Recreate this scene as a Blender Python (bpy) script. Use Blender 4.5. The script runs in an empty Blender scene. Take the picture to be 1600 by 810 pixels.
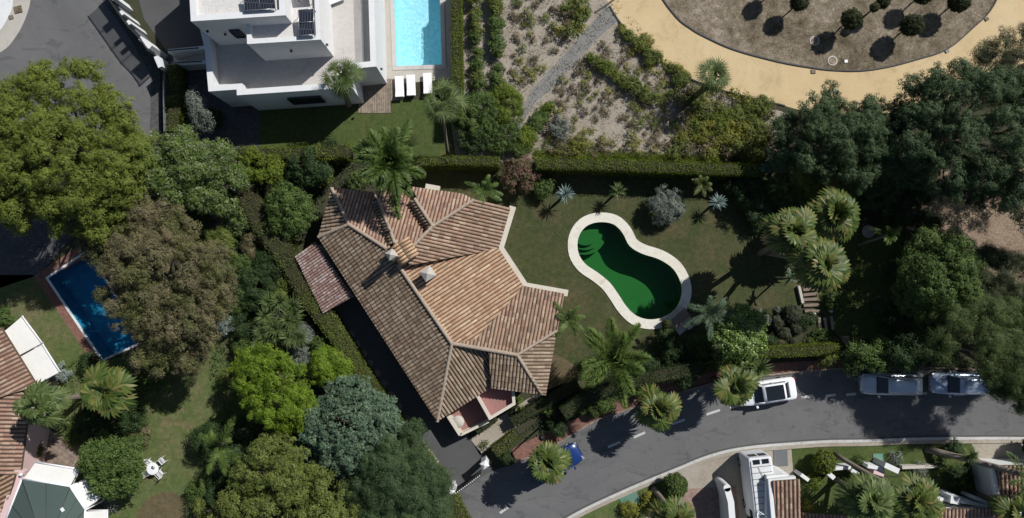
import bpy, bmesh, math, random
import numpy as np
from mathutils import Vector, Matrix
from mathutils.geometry import tessellate_polygon

# ------------------------------------------------------------------ camera, light
S = bpy.context.scene
C = S.collection
H = 53.0                      # drone height, m
F = 1067.0                    # focal length in photo pixels (24 mm equivalent)
TH = math.atan(45 / F)        # slight forward tilt
R = math.radians
cam = bpy.data.objects.new('camera', bpy.data.cameras.new('camera'))
C.objects.link(cam)
cam.location = (0, 0, H)
cam.rotation_euler = (TH, 0, 0)
cam.data.lens = 24.0
cam.data.sensor_width = 36.0
cam.data.clip_end = 1000
cam.data.clip_start = 1
S.camera = cam

SUN_EL = 44.0
SX, SY = 0.74, 0.67           # horizontal direction towards the sun
w = bpy.data.worlds.new('World'); S.world = w; w.use_nodes = True
nt = w.node_tree
sky = nt.nodes.new('ShaderNodeTexSky'); sky.sky_type = 'NISHITA'; sky.sun_disc = False
sky.sun_elevation = R(SUN_EL); sky.sun_rotation = math.atan2(SX, SY)
sky.air_density = 1.0; sky.dust_density = 0.6
nt.links.new(sky.outputs[0], nt.nodes['Background'].inputs[0])
nt.nodes['Background'].inputs[1].default_value = 0.06
sun = bpy.data.objects.new('sun', bpy.data.lights.new('sun', 'SUN'))
C.objects.link(sun)
sun.data.energy = 4.6; sun.data.angle = R(0.5); sun.data.color = (1.0, 0.985, 0.96)
dv = Vector((SX * math.cos(R(SUN_EL)), SY * math.cos(R(SUN_EL)), math.sin(R(SUN_EL))))
sun.rotation_euler = dv.to_track_quat('Z', 'Y').to_euler()
S.view_settings.view_transform = 'Standard'; S.view_settings.look = 'None'
S.view_settings.exposure = 0.1; S.view_settings.gamma = 1.0
S.render.engine = 'CYCLES'

# ------------------------------------------------------------------ helpers
cT, sT = math.cos(TH), math.sin(TH)
def ray(px, py):
    dx = (px - 800) / F; dy = (405 - py) / F
    return dx, dy * cT + sT, dy * sT - cT
def W(px, py, z=0.0):
    """photo pixel -> world point on the level z"""
    a, b, c = ray(px, py); t = (z - H) / c
    return Vector((a * t, b * t, z))
def W2(p, z=0.0): return W(p[0], p[1], z)
def mpx(z=0.0): return (H - z) / F    # metres per pixel at level z

rng = np.random.default_rng(7)
rnd = random.Random(5)

def empty(name, loc, rz=0.0):
    o = bpy.data.objects.new(name, None); C.objects.link(o)
    o.location = loc; o.rotation_euler = (0, 0, rz); o.empty_display_size = 0.3
    return o
def tag(o, label=None, cat=None, group=None, kind=None):
    if label: o['label'] = label
    if cat: o['category'] = cat
    if group: o['group'] = group
    if kind: o['kind'] = kind
    return o
def thing(name, label, cat, loc, rz=0.0, group=None):
    return tag(empty(name, loc, rz), label, cat, group)
bpy_T = {}
def matworld(o):
    m = Matrix.Translation(o.location) @ o.rotation_euler.to_matrix().to_4x4()
    return m
def put(name, me, parent=None, world=True):
    """link a mesh; its coordinates are world coordinates unless world is False"""
    o = bpy.data.objects.new(name, me); C.objects.link(o)
    if parent is not None:
        o.parent = parent
        if world:
            m = Matrix.Identity(4); q = parent; chain = []
            while q is not None: chain.append(q); q = q.parent
            for q in reversed(chain): m = m @ matworld(q)
            me.transform(m.inverted())
    elif world:
        # origin at the base centre
        n = len(me.vertices)
        if n:
            co = np.empty(n * 3); me.vertices.foreach_get('co', co); co = co.reshape(-1, 3)
            c = Vector((float((co[:, 0].min() + co[:, 0].max()) / 2), float((co[:, 1].min() + co[:, 1].max()) / 2), float(co[:, 2].min())))
            me.transform(Matrix.Translation(-c)); o.location = c
    return o

class MB:
    """small mesh collector"""
    def __init__(s): s.v = []; s.f = []; s.m = []; s.sm = []
    def add(s, vs, fs, mi=0, smooth=False):
        b = len(s.v); s.v += [tuple(p) for p in vs]
        for f in fs: s.f.append([i + b for i in f]); s.m.append(mi); s.sm.append(smooth)
        return s
    def box(s, c, d, rz=0.0, mi=0, M=None):
        x, y, z = d[0] / 2, d[1] / 2, d[2] / 2
        vs = [Vector((a * x, b * y, k * z)) for k in (-1, 1) for a, b in ((-1, -1), (1, -1), (1, 1), (-1, 1))]
        rot = M if M is not None else Matrix.Rotation(rz, 3, 'Z')
        vs = [rot @ p + Vector(c) for p in vs]
        return s.add(vs, [(3, 2, 1, 0), (4, 5, 6, 7), (0, 1, 5, 4), (1, 2, 6, 5), (2, 3, 7, 6), (3, 0, 4, 7)], mi)
    def prism(s, poly, z0, z1, mi=0, cap0=True):
        n = len(poly)
        z0s = z0 if isinstance(z0, (list, tuple)) else [z0] * n
        z1s = z1 if isinstance(z1, (list, tuple)) else [z1] * n
        a = sum(poly[i][0] * poly[(i + 1) % n][1] - poly[(i + 1) % n][0] * poly[i][1] for i in range(n))
        if a < 0: poly = poly[::-1]; z0s = z0s[::-1]; z1s = z1s[::-1]
        vs = [(p[0], p[1], z0s[i]) for i, p in enumerate(poly)] + [(p[0], p[1], z1s[i]) for i, p in enumerate(poly)]
        fs = [(i, (i + 1) % n, n + (i + 1) % n, n + i) for i in range(n)]
        tri = tessellate_polygon([[Vector((p[0], p[1], 0)) for p in poly]])
        for t in tri:
            t = list(t)
            q = [poly[i] for i in t]
            if (q[1][0] - q[0][0]) * (q[2][1] - q[0][1]) - (q[1][1] - q[0][1]) * (q[2][0] - q[0][0]) < 0: t = t[::-1]
            fs.append(tuple(n + i for i in t))
            if cap0: fs.append(tuple(t[::-1]))
        return s.add(vs, fs, mi)
    def tube(s, pts, rads, n=8, mi=0, cap=True):
        pts = [Vector(p) for p in pts]
        if not isinstance(rads, (list, tuple)): rads = [rads] * len(pts)
        vs = []
        for i, p in enumerate(pts):
            d = (pts[min(i + 1, len(pts) - 1)] - pts[max(i - 1, 0)]).normalized()
            u = d.orthogonal().normalized() if abs(d.z) < .9 else Vector((1, 0, 0))
            u = (u - d * u.dot(d)).normalized(); v = d.cross(u)
            for k in range(n):
                a = 2 * math.pi * k / n
                vs.append(p + (u * math.cos(a) + v * math.sin(a)) * rads[i])
        fs = []
        for i in range(len(pts) - 1):
            for k in range(n):
                fs.append((i * n + k, i * n + (k + 1) % n, (i + 1) * n + (k + 1) % n, (i + 1) * n + k))
        if cap: fs.append(tuple(range(n - 1, -1, -1))); fs.append(tuple((len(pts) - 1) * n + k for k in range(n)))
        return s.add(vs, fs, mi, True)
    def lathe(s, c, prof, n=20, mi=0, smooth=True):
        vs = []; c = Vector(c)
        for r, z in prof:
            for k in range(n):
                a = 2 * math.pi * k / n; vs.append(c + Vector((r * math.cos(a), r * math.sin(a), z)))
        fs = []
        for i in range(len(prof) - 1):
            for k in range(n): fs.append((i * n + k, i * n + (k + 1) % n, (i + 1) * n + (k + 1) % n, (i + 1) * n + k))
        fs.append(tuple(range(n - 1, -1, -1))); fs.append(tuple((len(prof) - 1) * n + k for k in range(n)))
        return s.add(vs, fs, mi, smooth)
    def mesh(s, name, mats):
        me = bpy.data.meshes.new(name)
        me.from_pydata([tuple(p) for p in s.v], [], s.f)
        for m in (mats if isinstance(mats, (list, tuple)) else [mats]): me.materials.append(m)
        me.polygons.foreach_set('material_index', s.m); me.polygons.foreach_set('use_smooth', s.sm)
        me.update(); return me
    def build(s, name, mats, parent=None, world=True, bevel=0.0):
        me = s.mesh(name, mats)
        o = put(name, me, parent, world)
        if bevel:
            bm = bmesh.new(); bm.from_mesh(me)
            bmesh.ops.bevel(bm, geom=[e for e in bm.edges if e.calc_face_angle(0) > .5], offset=bevel, segments=2, affect='EDGES', profile=.6)
            bm.to_mesh(me); bm.free()
        return o

def qmesh(name, V, Q, mats, mi=None, smooth=False):
    """fast quad mesh from arrays"""
    me = bpy.data.meshes.new(name)
    V = np.asarray(V, dtype=np.float32); Q = np.asarray(Q, dtype=np.int32)
    me.vertices.add(len(V)); me.vertices.foreach_set('co', V.ravel())
    me.loops.add(Q.size); me.loops.foreach_set('vertex_index', Q.ravel())
    me.polygons.add(len(Q))
    me.polygons.foreach_set('loop_start', np.arange(len(Q), dtype=np.int32) * 4)
    me.polygons.foreach_set('loop_total', np.full(len(Q), 4, dtype=np.int32))
    for m in (mats if isinstance(mats, (list, tuple)) else [mats]): me.materials.append(m)
    if mi is not None: me.polygons.foreach_set('material_index', np.asarray(mi, dtype=np.int32))
    if smooth: me.polygons.foreach_set('use_smooth', np.ones(len(Q), dtype=bool))
    me.update(calc_edges=True); me.validate()
    return me

# ------------------------------------------------------------------ materials
def newmat(name):
    m = bpy.data.materials.new(name); m.use_nodes = True
    nt = m.node_tree; b = nt.nodes['Principled BSDF']
    return m, nt, b
def mat(name, col, rough=.6, spec=.4, metal=0.0, emis=None):
    m, nt, b = newmat(name)
    b.inputs['Base Color'].default_value = (*col, 1); b.inputs['Roughness'].default_value = rough
    b.inputs['Specular IOR Level'].default_value = spec; b.inputs['Metallic'].default_value = metal
    return m
def ramp(nt, cols, pos=None):
    r = nt.nodes.new('ShaderNodeValToRGB'); e = r.color_ramp.elements
    n = len(cols); pos = pos or [i / (n - 1) for i in range(n)]
    e[0].position = pos[0]; e[0].color = (*cols[0], 1); e[1].position = pos[-1]; e[1].color = (*cols[-1], 1)
    for i in range(1, n - 1):
        k = e.new(pos[i]); k.color = (*cols[i], 1)
    return r
def ncoord(nt, scale, sc3=None, rot=None):
    g = nt.nodes.new('ShaderNodeNewGeometry'); mp = nt.nodes.new('ShaderNodeMapping')
    mp.inputs['Scale'].default_value = sc3 or (1, 1, 1)
    if rot: mp.inputs['Rotation'].default_value = rot
    nt.links.new(g.outputs['Position'], mp.inputs[0]); return mp
def noise(nt, scale, detail=4, rough=.6, sc3=None, rot=None, dist=0.0):
    mp = ncoord(nt, scale, sc3, rot)
    n = nt.nodes.new('ShaderNodeTexNoise'); n.inputs['Scale'].default_value = scale
    n.inputs['Detail'].default_value = detail; n.inputs['Roughness'].default_value = rough
    n.inputs['Distortion'].default_value = dist
    nt.links.new(mp.outputs[0], n.inputs['Vector']); return n
def mixc(nt, fac, a, b, mode='MIX'):
    x = nt.nodes.new('ShaderNodeMix'); x.data_type = 'RGBA'; x.blend_type = mode
    for s, i in ((fac, 0), (a, 6), (b, 7)):
        if isinstance(s, (int, float)): x.inputs[i].default_value = s
        elif isinstance(s, tuple): x.inputs[i].default_value = (*s, 1)
        else: nt.links.new(s, x.inputs[i])
    return x.outputs[2]
def bump(nt, b, src, strength, dist=.05):
    k = nt.nodes.new('ShaderNodeBump'); k.inputs['Strength'].default_value = strength; k.inputs['Distance'].default_value = dist
    nt.links.new(src, k.inputs['Height']); nt.links.new(k.outputs[0], b.inputs['Normal'])
def surf(name, big, fine, sbig=.4, sfine=9.0, fac=.5, rough=.9, spec=.2, bmp=.4, bdist=.03, pos=None, dist=0.0, sc3=None, rot=None):
    """two scales of procedural noise: broad patches and fine grain"""
    m, nt, b = newmat(name)
    n1 = noise(nt, sbig, 6, .65, sc3, rot, dist); r1 = ramp(nt, big, pos)
    if pos is None and len(big) > 1:
        es = r1.color_ramp.elements
        for i in range(len(es)): es[i].position = .3 + .4 * i / (len(es) - 1)
    nt.links.new(n1.outputs[0], r1.inputs[0])
    n2 = noise(nt, sfine, 4, .75); r2 = ramp(nt, fine, [.32, .68] if len(fine) == 2 else None)
    nt.links.new(n2.outputs[0], r2.inputs[0])
    c = mixc(nt, fac, r1.outputs[0], r2.outputs[0], 'MIX')
    nt.links.new(c, b.inputs['Base Color']); b.inputs['Roughness'].default_value = rough
    b.inputs['Specular IOR Level'].default_value = spec
    if bmp: bump(nt, b, n2.outputs[0], bmp, bdist)
    return m
def leafmat(name, cols, trans=.22, rough=.6, spec=.2, patch=None, pscale=.9):
    m, nt, b = newmat(name)
    g = nt.nodes.new('ShaderNodeNewGeometry'); r = ramp(nt, cols)
    nt.links.new(g.outputs['Random Per Island'], r.inputs[0])
    col = r.outputs[0]
    if patch:
        n = noise(nt, pscale, 3, .5); pr = ramp(nt, [(0, 0, 0), (1, 1, 1)], [.45, .62]); nt.links.new(n.outputs[0], pr.inputs[0])
        mm = nt.nodes.new('ShaderNodeMath'); mm.operation = 'MULTIPLY'; mm.inputs[1].default_value = .7
        nt.links.new(pr.outputs[0], mm.inputs[0])
        col = mixc(nt, mm.outputs[0], col, patch)
    nv = noise(nt, 1.3, 4, .65); rv = ramp(nt, [(.62, .66, .62), (1.0, 1.0, 1.0), (1.42, 1.34, 1.25)], [.32, .5, .68]); nt.links.new(nv.outputs[0], rv.inputs[0])
    col = mixc(nt, .85, col, rv.outputs[0], 'MULTIPLY')
    nt.links.new(col, b.inputs['Base Color']); b.inputs['Roughness'].default_value = rough; b.inputs['Specular IOR Level'].default_value = spec
    t = nt.nodes.new('ShaderNodeBsdfTranslucent'); nt.links.new(col, t.inputs[0])
    x = nt.nodes.new('ShaderNodeMixShader'); x.inputs[0].default_value = trans
    nt.links.new(b.outputs[0], x.inputs[1]); nt.links.new(t.outputs[0], x.inputs[2])
    nt.links.new(x.outputs[0], nt.nodes['Material Output'].inputs[0])
    return m

M = {}
M['soil'] = surf('soil', [(.035, .03, .02), (.05, .05, .025), (.03, .042, .018)], [(.02, .022, .012), (.075, .07, .045)], .5, 7, .45)
def asphalt():
    m = surf('asphalt', [(.1, .099, .1), (.13, .128, .127), (.155, .15, .147)], [(.095, .094, .096), (.155, .152, .15)], .16, 26, .35, rough=.85, bmp=.25, bdist=.01, dist=1.5)
    nt = m.node_tree; b = nt.nodes['Principled BSDF']; src = b.inputs['Base Color'].links[0].from_socket
    n = noise(nt, .42, 7, .72, (1, 2.2, 1), (0, 0, .15), 1.6); r = ramp(nt, [(1, 1, 1), (.7, .7, .71)], [.54, .62]); nt.links.new(n.outputs[0], r.inputs[0])
    n2 = noise(nt, 1.1, 8, .8, None, None, 2.5); r2 = ramp(nt, [(1.16, 1.15, 1.13), (1, 1, 1)], [.34, .43]); nt.links.new(n2.outputs[0], r2.inputs[0])
    c = mixc(nt, .8, src, r.outputs[0], 'MULTIPLY'); c = mixc(nt, 1.0, c, r2.outputs[0], 'MULTIPLY'); nt.links.new(c, b.inputs['Base Color']); return m
M['asphalt'] = asphalt()
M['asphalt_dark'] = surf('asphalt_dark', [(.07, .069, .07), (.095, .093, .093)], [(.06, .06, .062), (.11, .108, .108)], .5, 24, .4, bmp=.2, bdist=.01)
def lawn(name, a, b_, c, f1, f2, s=.35):
    m = surf(name, [a, b_, c], [f1, f2], s, 11, .42, rough=.9, spec=.1, bmp=1.0, bdist=.06, dist=.4)
    nt = m.node_tree; b = nt.nodes['Principled BSDF']; src = b.inputs['Base Color'].links[0].from_socket
    n = noise(nt, .55, 6, .7, None, None, .8); r = ramp(nt, [(0, 0, 0), (1, 1, 1)], [.5, .66]); nt.links.new(n.outputs[0], r.inputs[0])
    n2 = noise(nt, 2.6, 5, .75); r2 = ramp(nt, [(.72, .74, .7), (1.28, 1.25, 1.2)], [.34, .66]); nt.links.new(n2.outputs[0], r2.inputs[0])
    worn = (c[0] * 1.25, c[1] * 1.02, c[2] * 1.15)
    mm = nt.nodes.new('ShaderNodeMath'); mm.operation = 'MULTIPLY'; mm.inputs[1].default_value = .55; nt.links.new(r.outputs[0], mm.inputs[0])
    col = mixc(nt, mm.outputs[0], src, worn); col = mixc(nt, .9, col, r2.outputs[0], 'MULTIPLY'); nt.links.new(col, b.inputs['Base Color']); return m
M['lawn'] = lawn('lawn', (.042, .058, .02), (.062, .07, .028), (.095, .085, .045), (.03, .044, .018), (.085, .095, .045))
M['lawn_green'] = lawn('lawn_green', (.05, .075, .022), (.065, .092, .028), (.085, .1, .035), (.042, .066, .02), (.095, .125, .042))
M['lawn_dry'] = lawn('lawn_dry', (.07, .105, .035), (.095, .125, .042), (.16, .14, .08), (.06, .09, .03), (.13, .155, .06), .3)
M['lawn_bare'] = lawn('bare_lawn', (.1, .085, .045), (.13, .1, .06), (.08, .08, .035), (.08, .07, .035), (.17, .135, .085))
def drygrass():
    m = surf('dry_grass', [(.1, .078, .055), (.17, .14, .1), (.28, .245, .2)], [(.07, .055, .04), (.34, .3, .25)], .6, 7, .45, bmp=1.0, bdist=.06, dist=.8)
    nt = m.node_tree; b = nt.nodes['Principled BSDF']; src = b.inputs['Base Color'].links[0].from_socket
    n = noise(nt, .22, 7, .72, None, None, 1.2); r = ramp(nt, [(.5, .47, .38), (.95, .93, .85), (1.3, 1.28, 1.26)], [.36, .5, .62]); nt.links.new(n.outputs[0], r.inputs[0])
    n2 = noise(nt, 2.4, 6, .85, None, None, .5); r2 = ramp(nt, [(.6, .58, .55), (1.35, 1.33, 1.3)], [.36, .64]); nt.links.new(n2.outputs[0], r2.inputs[0])
    c = mixc(nt, 1.0, src, r.outputs[0], 'MULTIPLY'); c = mixc(nt, 1.0, c, r2.outputs[0], 'MULTIPLY'); nt.links.new(c, b.inputs['Base Color']); return m
M['dry_grass'] = drygrass()
M['slope_soil'] = surf('slope_soil', [(.2, .165, .12), (.33, .285, .225), (.4, .35, .29)], [(.15, .12, .085), (.45, .4, .335)], .9, 5.5, .5, bmp=1.0, bdist=.06)
M['gravel'] = surf('gravel', [(.17, .165, .155), (.25, .24, .22)], [(.1, .1, .095), (.36, .345, .32)], .8, 13, .55, bmp=1.0, bdist=.05)
M['yellow_path'] = surf('yellow_path', [(.47, .35, .19), (.53, .4, .225), (.57, .45, .28)], [(.45, .34, .18), (.58, .45, .27)], .3, 14, .45, bmp=.15, bdist=.01)
def stain(m, sc, lo, p0, p1, dist=1.5, fac=.8):
    nt = m.node_tree; b = nt.nodes['Principled BSDF']; src = b.inputs['Base Color'].links[0].from_socket
    n = noise(nt, sc, 7, .75, None, None, dist); r = ramp(nt, [lo, (1, 1, 1), (1.08, 1.07, 1.05)], [p0, p1, .75]); nt.links.new(n.outputs[0], r.inputs[0])
    nt.links.new(mixc(nt, fac, src, r.outputs[0], 'MULTIPLY'), b.inputs['Base Color'])
stain(M['yellow_path'], .35, (.72, .7, .68), .3, .45)
stain(M['yellow_path'], 2.2, (.86, .84, .8), .3, .42)
M['brown_earth'] = surf('brown_earth', [(.14, .105, .06), (.25, .175, .12), (.33, .255, .19)], [(.1, .075, .045), (.38, .29, .21)], .8, 5, .55, bmp=1, bdist=.08)
M['kerb'] = surf('kerb', [(.42, .41, .38), (.52, .51, .48)], [(.4, .39, .36), (.6, .58, .55)], 1.5, 14, .4, bmp=.2)
M['marking'] = surf('marking', [(.38, .37, .35), (.58, .57, .54)], [(.3, .3, .29), (.6, .59, .56)], 2.5, 14, .5, bmp=.1)
M['concrete'] = surf('concrete', [(.38, .35, .3), (.46, .43, .38)], [(.36, .33, .29), (.5, .47, .42)], .5, 15, .35, bmp=.1)
M['beige_paving'] = surf('beige_paving', [(.25, .21, .16), (.33, .29, .23), (.38, .35, .3)], [(.2, .17, .13), (.42, .38, .32)], .7, 7, .45, bmp=.4)
def brickmat(name, c1, c2, mortar, scale, rot=0.0, bw=.2, rh=.1, ms=.012, noise_f=.35, bmpv=.3):
    m, nt, b = newmat(name)
    mp = ncoord(nt, 1, None, (0, 0, rot)); k = nt.nodes.new('ShaderNodeTexBrick')
    k.inputs['Scale'].default_value = scale; k.inputs['Brick Width'].default_value = bw; k.inputs['Row Height'].default_value = rh
    k.inputs['Mortar Size'].default_value = ms; k.inputs['Color1'].default_value = (*c1, 1); k.inputs['Color2'].default_value = (*c2, 1); k.inputs['Mortar'].default_value = (*mortar, 1)
    nt.links.new(mp.outputs[0], k.inputs['Vector'])
    n = noise(nt, 3.0, 5, .7); r = ramp(nt, [(.45, .45, .45), (1.25, 1.2, 1.15)], [.3, .7]); nt.links.new(n.outputs[0], r.inputs[0])
    c = mixc(nt, noise_f * 2, k.outputs[0], r.outputs[0], 'MULTIPLY')
    nt.links.new(c, b.inputs['Base Color']); b.inputs['Roughness'].default_value = .85; b.inputs['Specular IOR Level'].default_value = .2
    bump(nt, b, n.outputs[0], bmpv, .02)
    return m
M['red_brick'] = brickmat('red_brick', (.27, .13, .095), (.2, .095, .075), (.16, .11, .09), 1.0, 0.35)
M['pink_paving'] = brickmat('pink_paving', (.34, .23, .19), (.27, .19, .16), (.22, .17, .14), 1.0, .1, .4, .2)
M['stone_paving'] = brickmat('stone_paving', (.3, .24, .19), (.22, .17, .14), (.12, .1, .08), 1.0, .6, .5, .35)
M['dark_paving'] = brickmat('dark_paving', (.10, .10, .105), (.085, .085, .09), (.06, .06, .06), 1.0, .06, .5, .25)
M['white'] = surf('white_render', [(.62, .62, .615), (.69, .69, .68)], [(.6, .6, .595), (.72, .72, .71)], .5, 6, .3, rough=.8, bmp=.08)
M['white_metal'] = mat('white_metal', (.8, .8, .8), .4)
M['terrace_grey'] = brickmat('terrace_grey', (.5, .47, .44), (.49, .465, .435), (.43, .4, .37), 1.0, .06, 1.6, .8, .008, .08, .05)
M['white_gravel'] = surf('white_gravel', [(.55, .52, .49), (.66, .63, .6)], [(.35, .33, .31), (.85, .82, .78)], 1.2, 13, .5, bmp=.8, bdist=.04)
M['wall_shade'] = surf('shaded_white_render', [(.12, .13, .14), (.16, .165, .175)], [(.11, .12, .13), (.18, .185, .19)], .8, 7, .3)  # shade on the white boundary wall, put into its colour as dark grey-blue
M['cream'] = surf('cream_plaster', [(.5, .45, .36), (.6, .55, .46)], [(.48, .43, .34), (.66, .61, .52)], .9, 9, .35, rough=.85, bmp=.15)
M['pink_wall'] = surf('pink_plaster', [(.6, .42, .4), (.68, .5, .47)], [(.58, .42, .4), (.7, .52, .5)], .8, 8, .3, rough=.85, bmp=.1)
M['red_floor'] = surf('terracotta_floor', [(.26, .13, .115), (.33, .175, .155)], [(.24, .12, .1), (.36, .2, .18)], .6, 10, .35, bmp=.1)
M['coping'] = surf('pool_coping', [(.58, .54, .45), (.68, .65, .57), (.6, .52, .41)], [(.54, .5, .42), (.72, .69, .6)], .8, 7, .35, bmp=.15)
def tilemat(name, cols, dirt, dfac=.6, dscale=.7):
    m, nt, b = newmat(name)
    g = nt.nodes.new('ShaderNodeNewGeometry'); r = ramp(nt, cols); nt.links.new(g.outputs['Random Per Island'], r.inputs[0])
    n = noise(nt, dscale, 6, .7); pr = ramp(nt, [(0, 0, 0), (1, 1, 1)], [.35, .68]); nt.links.new(n.outputs[0], pr.inputs[0])
    mm = nt.nodes.new('ShaderNodeMath'); mm.operation = 'MULTIPLY'; mm.inputs[1].default_value = dfac; nt.links.new(pr.outputs[0], mm.inputs[0])
    c = mixc(nt, mm.outputs[0], r.outputs[0], dirt)
    n2 = noise(nt, 14, 4, .8); r2 = ramp(nt, [(.55, .55, .55), (1.2, 1.2, 1.2)], [.3, .65]); nt.links.new(n2.outputs[0], r2.inputs[0])
    c = mixc(nt, .75, c, r2.outputs[0], 'MULTIPLY')
    nt.links.new(c, b.inputs['Base Color']); b.inputs['Roughness'].default_value = .85; b.inputs['Specular IOR Level'].default_value = .2
    bump(nt, b, n2.outputs[0], .4, .01)
    return m
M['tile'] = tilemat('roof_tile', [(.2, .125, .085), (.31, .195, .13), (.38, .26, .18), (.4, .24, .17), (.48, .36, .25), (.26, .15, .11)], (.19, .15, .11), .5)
M['tile_grey'] = tilemat('roof_tile_grey', [(.19, .135, .09), (.28, .2, .135), (.33, .25, .175), (.42, .33, .24), (.24, .15, .105)], (.16, .13, .09), .5)  # greyer, slightly darker mix of the roof tile
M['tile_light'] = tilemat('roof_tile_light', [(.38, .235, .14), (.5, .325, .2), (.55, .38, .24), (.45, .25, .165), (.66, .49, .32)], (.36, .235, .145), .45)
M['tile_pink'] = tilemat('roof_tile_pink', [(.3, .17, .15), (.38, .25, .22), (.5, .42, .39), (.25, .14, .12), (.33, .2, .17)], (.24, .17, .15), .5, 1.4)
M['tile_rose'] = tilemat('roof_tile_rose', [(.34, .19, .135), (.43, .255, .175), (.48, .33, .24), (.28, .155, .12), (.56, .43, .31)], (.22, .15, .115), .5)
M['tile_bed'] = surf('tile_bed', [(.085, .058, .04), (.12, .085, .06)], [(.07, .048, .033), (.14, .1, .075)], 1, 9, .4)
M['mortar'] = surf('ridge_mortar', [(.3, .23, .17), (.38, .31, .24)], [(.22, .16, .12), (.45, .38, .3)], 1.5, 8, .5)
M['glass_dark'] = mat('dark_glass', (.012, .016, .02), .08, .6)
M['black'] = mat('black_plastic', (.012, .012, .013), .5)
M['rubber'] = mat('tyre_rubber', (.02, .02, .02), .8)
M['rim'] = mat('wheel_rim', (.45, .45, .46), .35, metal=.7)
M['steel'] = mat('dark_steel', (.05, .052, .055), .45, metal=.3)
M['bark'] = surf('bark', [(.12, .09, .065), (.2, .165, .125)], [(.07, .05, .035), (.25, .2, .15)], 2, 10, .5, bmp=.8)
M['palm_bark'] = surf('palm_bark', [(.16, .13, .1), (.26, .22, .17)], [(.1, .08, .06), (.32, .27, .21)], 3, 12, .5, bmp=.8, sc3=(1, 1, 5))
M['twig'] = mat('twigs', (.035, .034, .018), .9, .1)
M['pot'] = mat('terracotta_pot', (.42, .28, .2), .8)
M['stone_pale'] = surf('pale_stone', [(.42, .38, .32), (.52, .48, .42)], [(.36, .32, .27), (.6, .56, .5)], 1.5, 10, .4, bmp=.4)
M['wood_deck'] = brickmat('wood_deck', (.33, .275, .22), (.23, .19, .15), (.08, .065, .05), 1.0, R(90), 2.4, .14, .012, .4, .2)
M['wood'] = surf('weathered_wood', [(.16, .12, .09), (.24, .19, .15)], [(.12, .09, .06), (.3, .24, .19)], 2, 10, .5, bmp=.3, sc3=(1, 6, 1))
stain(M['white'], .9, (.8, .79, .76), .3, .42, 1.0, .6)
stain(M['terrace_grey'], .6, (.8, .78, .76), .32, .45)
stain(M['concrete'], .8, (.76, .74, .7), .32, .45)
stain(M['coping'], 1.6, (.76, .7, .6), .33, .45)
stain(M['kerb'], 1.8, (.6, .59, .57), .36, .48)
M['cushion'] = mat('white_fabric', (.8, .79, .78), .9, .1)
M['grey_panel'] = mat('grey_panel', (.12, .125, .13), .6)
M['green_panel'] = mat('green_panel', (.1, .2, .15), .6)
M['conserv'] = surf('green_grey_sheet', [(.06, .085, .075), (.075, .1, .09)], [(.055, .08, .07), (.085, .11, .1)], .4, 8, .3, rough=.6, bmp=.05)
M['solar'] = brickmat('solar_cells', (.012, .016, .03), (.015, .019, .034), (.12, .13, .14), 1.0, .06, .18, 1.2, .012, .02, 0)
M['soffit'] = mat('painted_timber', (.3, .2, .13), .7)

M['lf_pine'] = leafmat('leaf_pine', [(.07, .1, .015), (.12, .155, .022), (.18, .21, .04), (.09, .12, .022)], .2)
M['lf_mid'] = leafmat('leaf_mid', [(.045, .08, .018), (.075, .12, .028), (.12, .165, .045)])
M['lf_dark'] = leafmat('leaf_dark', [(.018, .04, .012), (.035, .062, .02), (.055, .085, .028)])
M['lf_conifer'] = leafmat('leaf_conifer', [(.03, .055, .022), (.05, .085, .033), (.085, .12, .05)], .12)
M['lf_olive'] = leafmat('leaf_olive', [(.055, .085, .014), (.095, .13, .022), (.14, .17, .04), (.17, .18, .06)])
M['lf_lime'] = leafmat('leaf_lime', [(.07, .125, .008), (.115, .18, .012), (.16, .225, .025)], .25)
M['lf_glauc'] = leafmat('leaf_glaucous', [(.04, .075, .04), (.08, .125, .075), (.13, .18, .115)], .12)
M['lf_brown'] = leafmat('leaf_brown', [(.12, .09, .055), (.16, .13, .07), (.1, .11, .035), (.2, .165, .115)], .15, patch=(.085, .1, .025), pscale=.5)
M['lf_hedge'] = leafmat('leaf_hedge', [(.07, .105, .01), (.11, .15, .016), (.16, .2, .03)])
M['lf_ivy'] = leafmat('leaf_ivy', [(.06, .09, .02), (.09, .125, .03), (.13, .14, .055)], patch=(.13, .1, .055), pscale=.35)
M['lf_flower'] = leafmat('leaf_and_blossom', [(.065, .11, .018), (.09, .145, .028), (.12, .175, .04), (.1, .15, .03), (.09, .14, .025), (.14, .19, .06), (.11, .16, .04), (.42, .38, .36)])
M['lf_red'] = leafmat('leaf_oleander', [(.05, .07, .02), (.09, .1, .04), (.16, .1, .07), (.3, .12, .12)])
M['lf_silver'] = leafmat('leaf_silver', [(.12, .15, .13), (.2, .24, .21), (.3, .34, .3)], .1)
M['lf_blue'] = leafmat('leaf_blue_agave', [(.14, .2, .18), (.22, .3, .27), (.3, .38, .34)], .1)
M['lf_grey'] = leafmat('leaf_grey_shrub', [(.09, .1, .08), (.14, .16, .13), (.2, .22, .19)], .1)
M['lf_yellow'] = leafmat('leaf_yellow', [(.12, .13, .02), (.2, .2, .03), (.3, .28, .05)])
M['lf_dryshrub'] = leafmat('leaf_dry_shrub', [(.13, .1, .06), (.19, .15, .09), (.11, .11, .04)])
M['lf_slope'] = leafmat('leaf_slope_shrub', [(.1, .12, .02), (.17, .18, .03), (.25, .24, .06)])
M['lf_palm'] = leafmat('leaf_palm', [(.05, .09, .015), (.09, .14, .03), (.13, .18, .05)], .25, .5, .25)
M['lf_palmold'] = leafmat('leaf_palm_old', [(.2, .14, .07), (.28, .2, .11), (.13, .13, .04)], .15)
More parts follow.
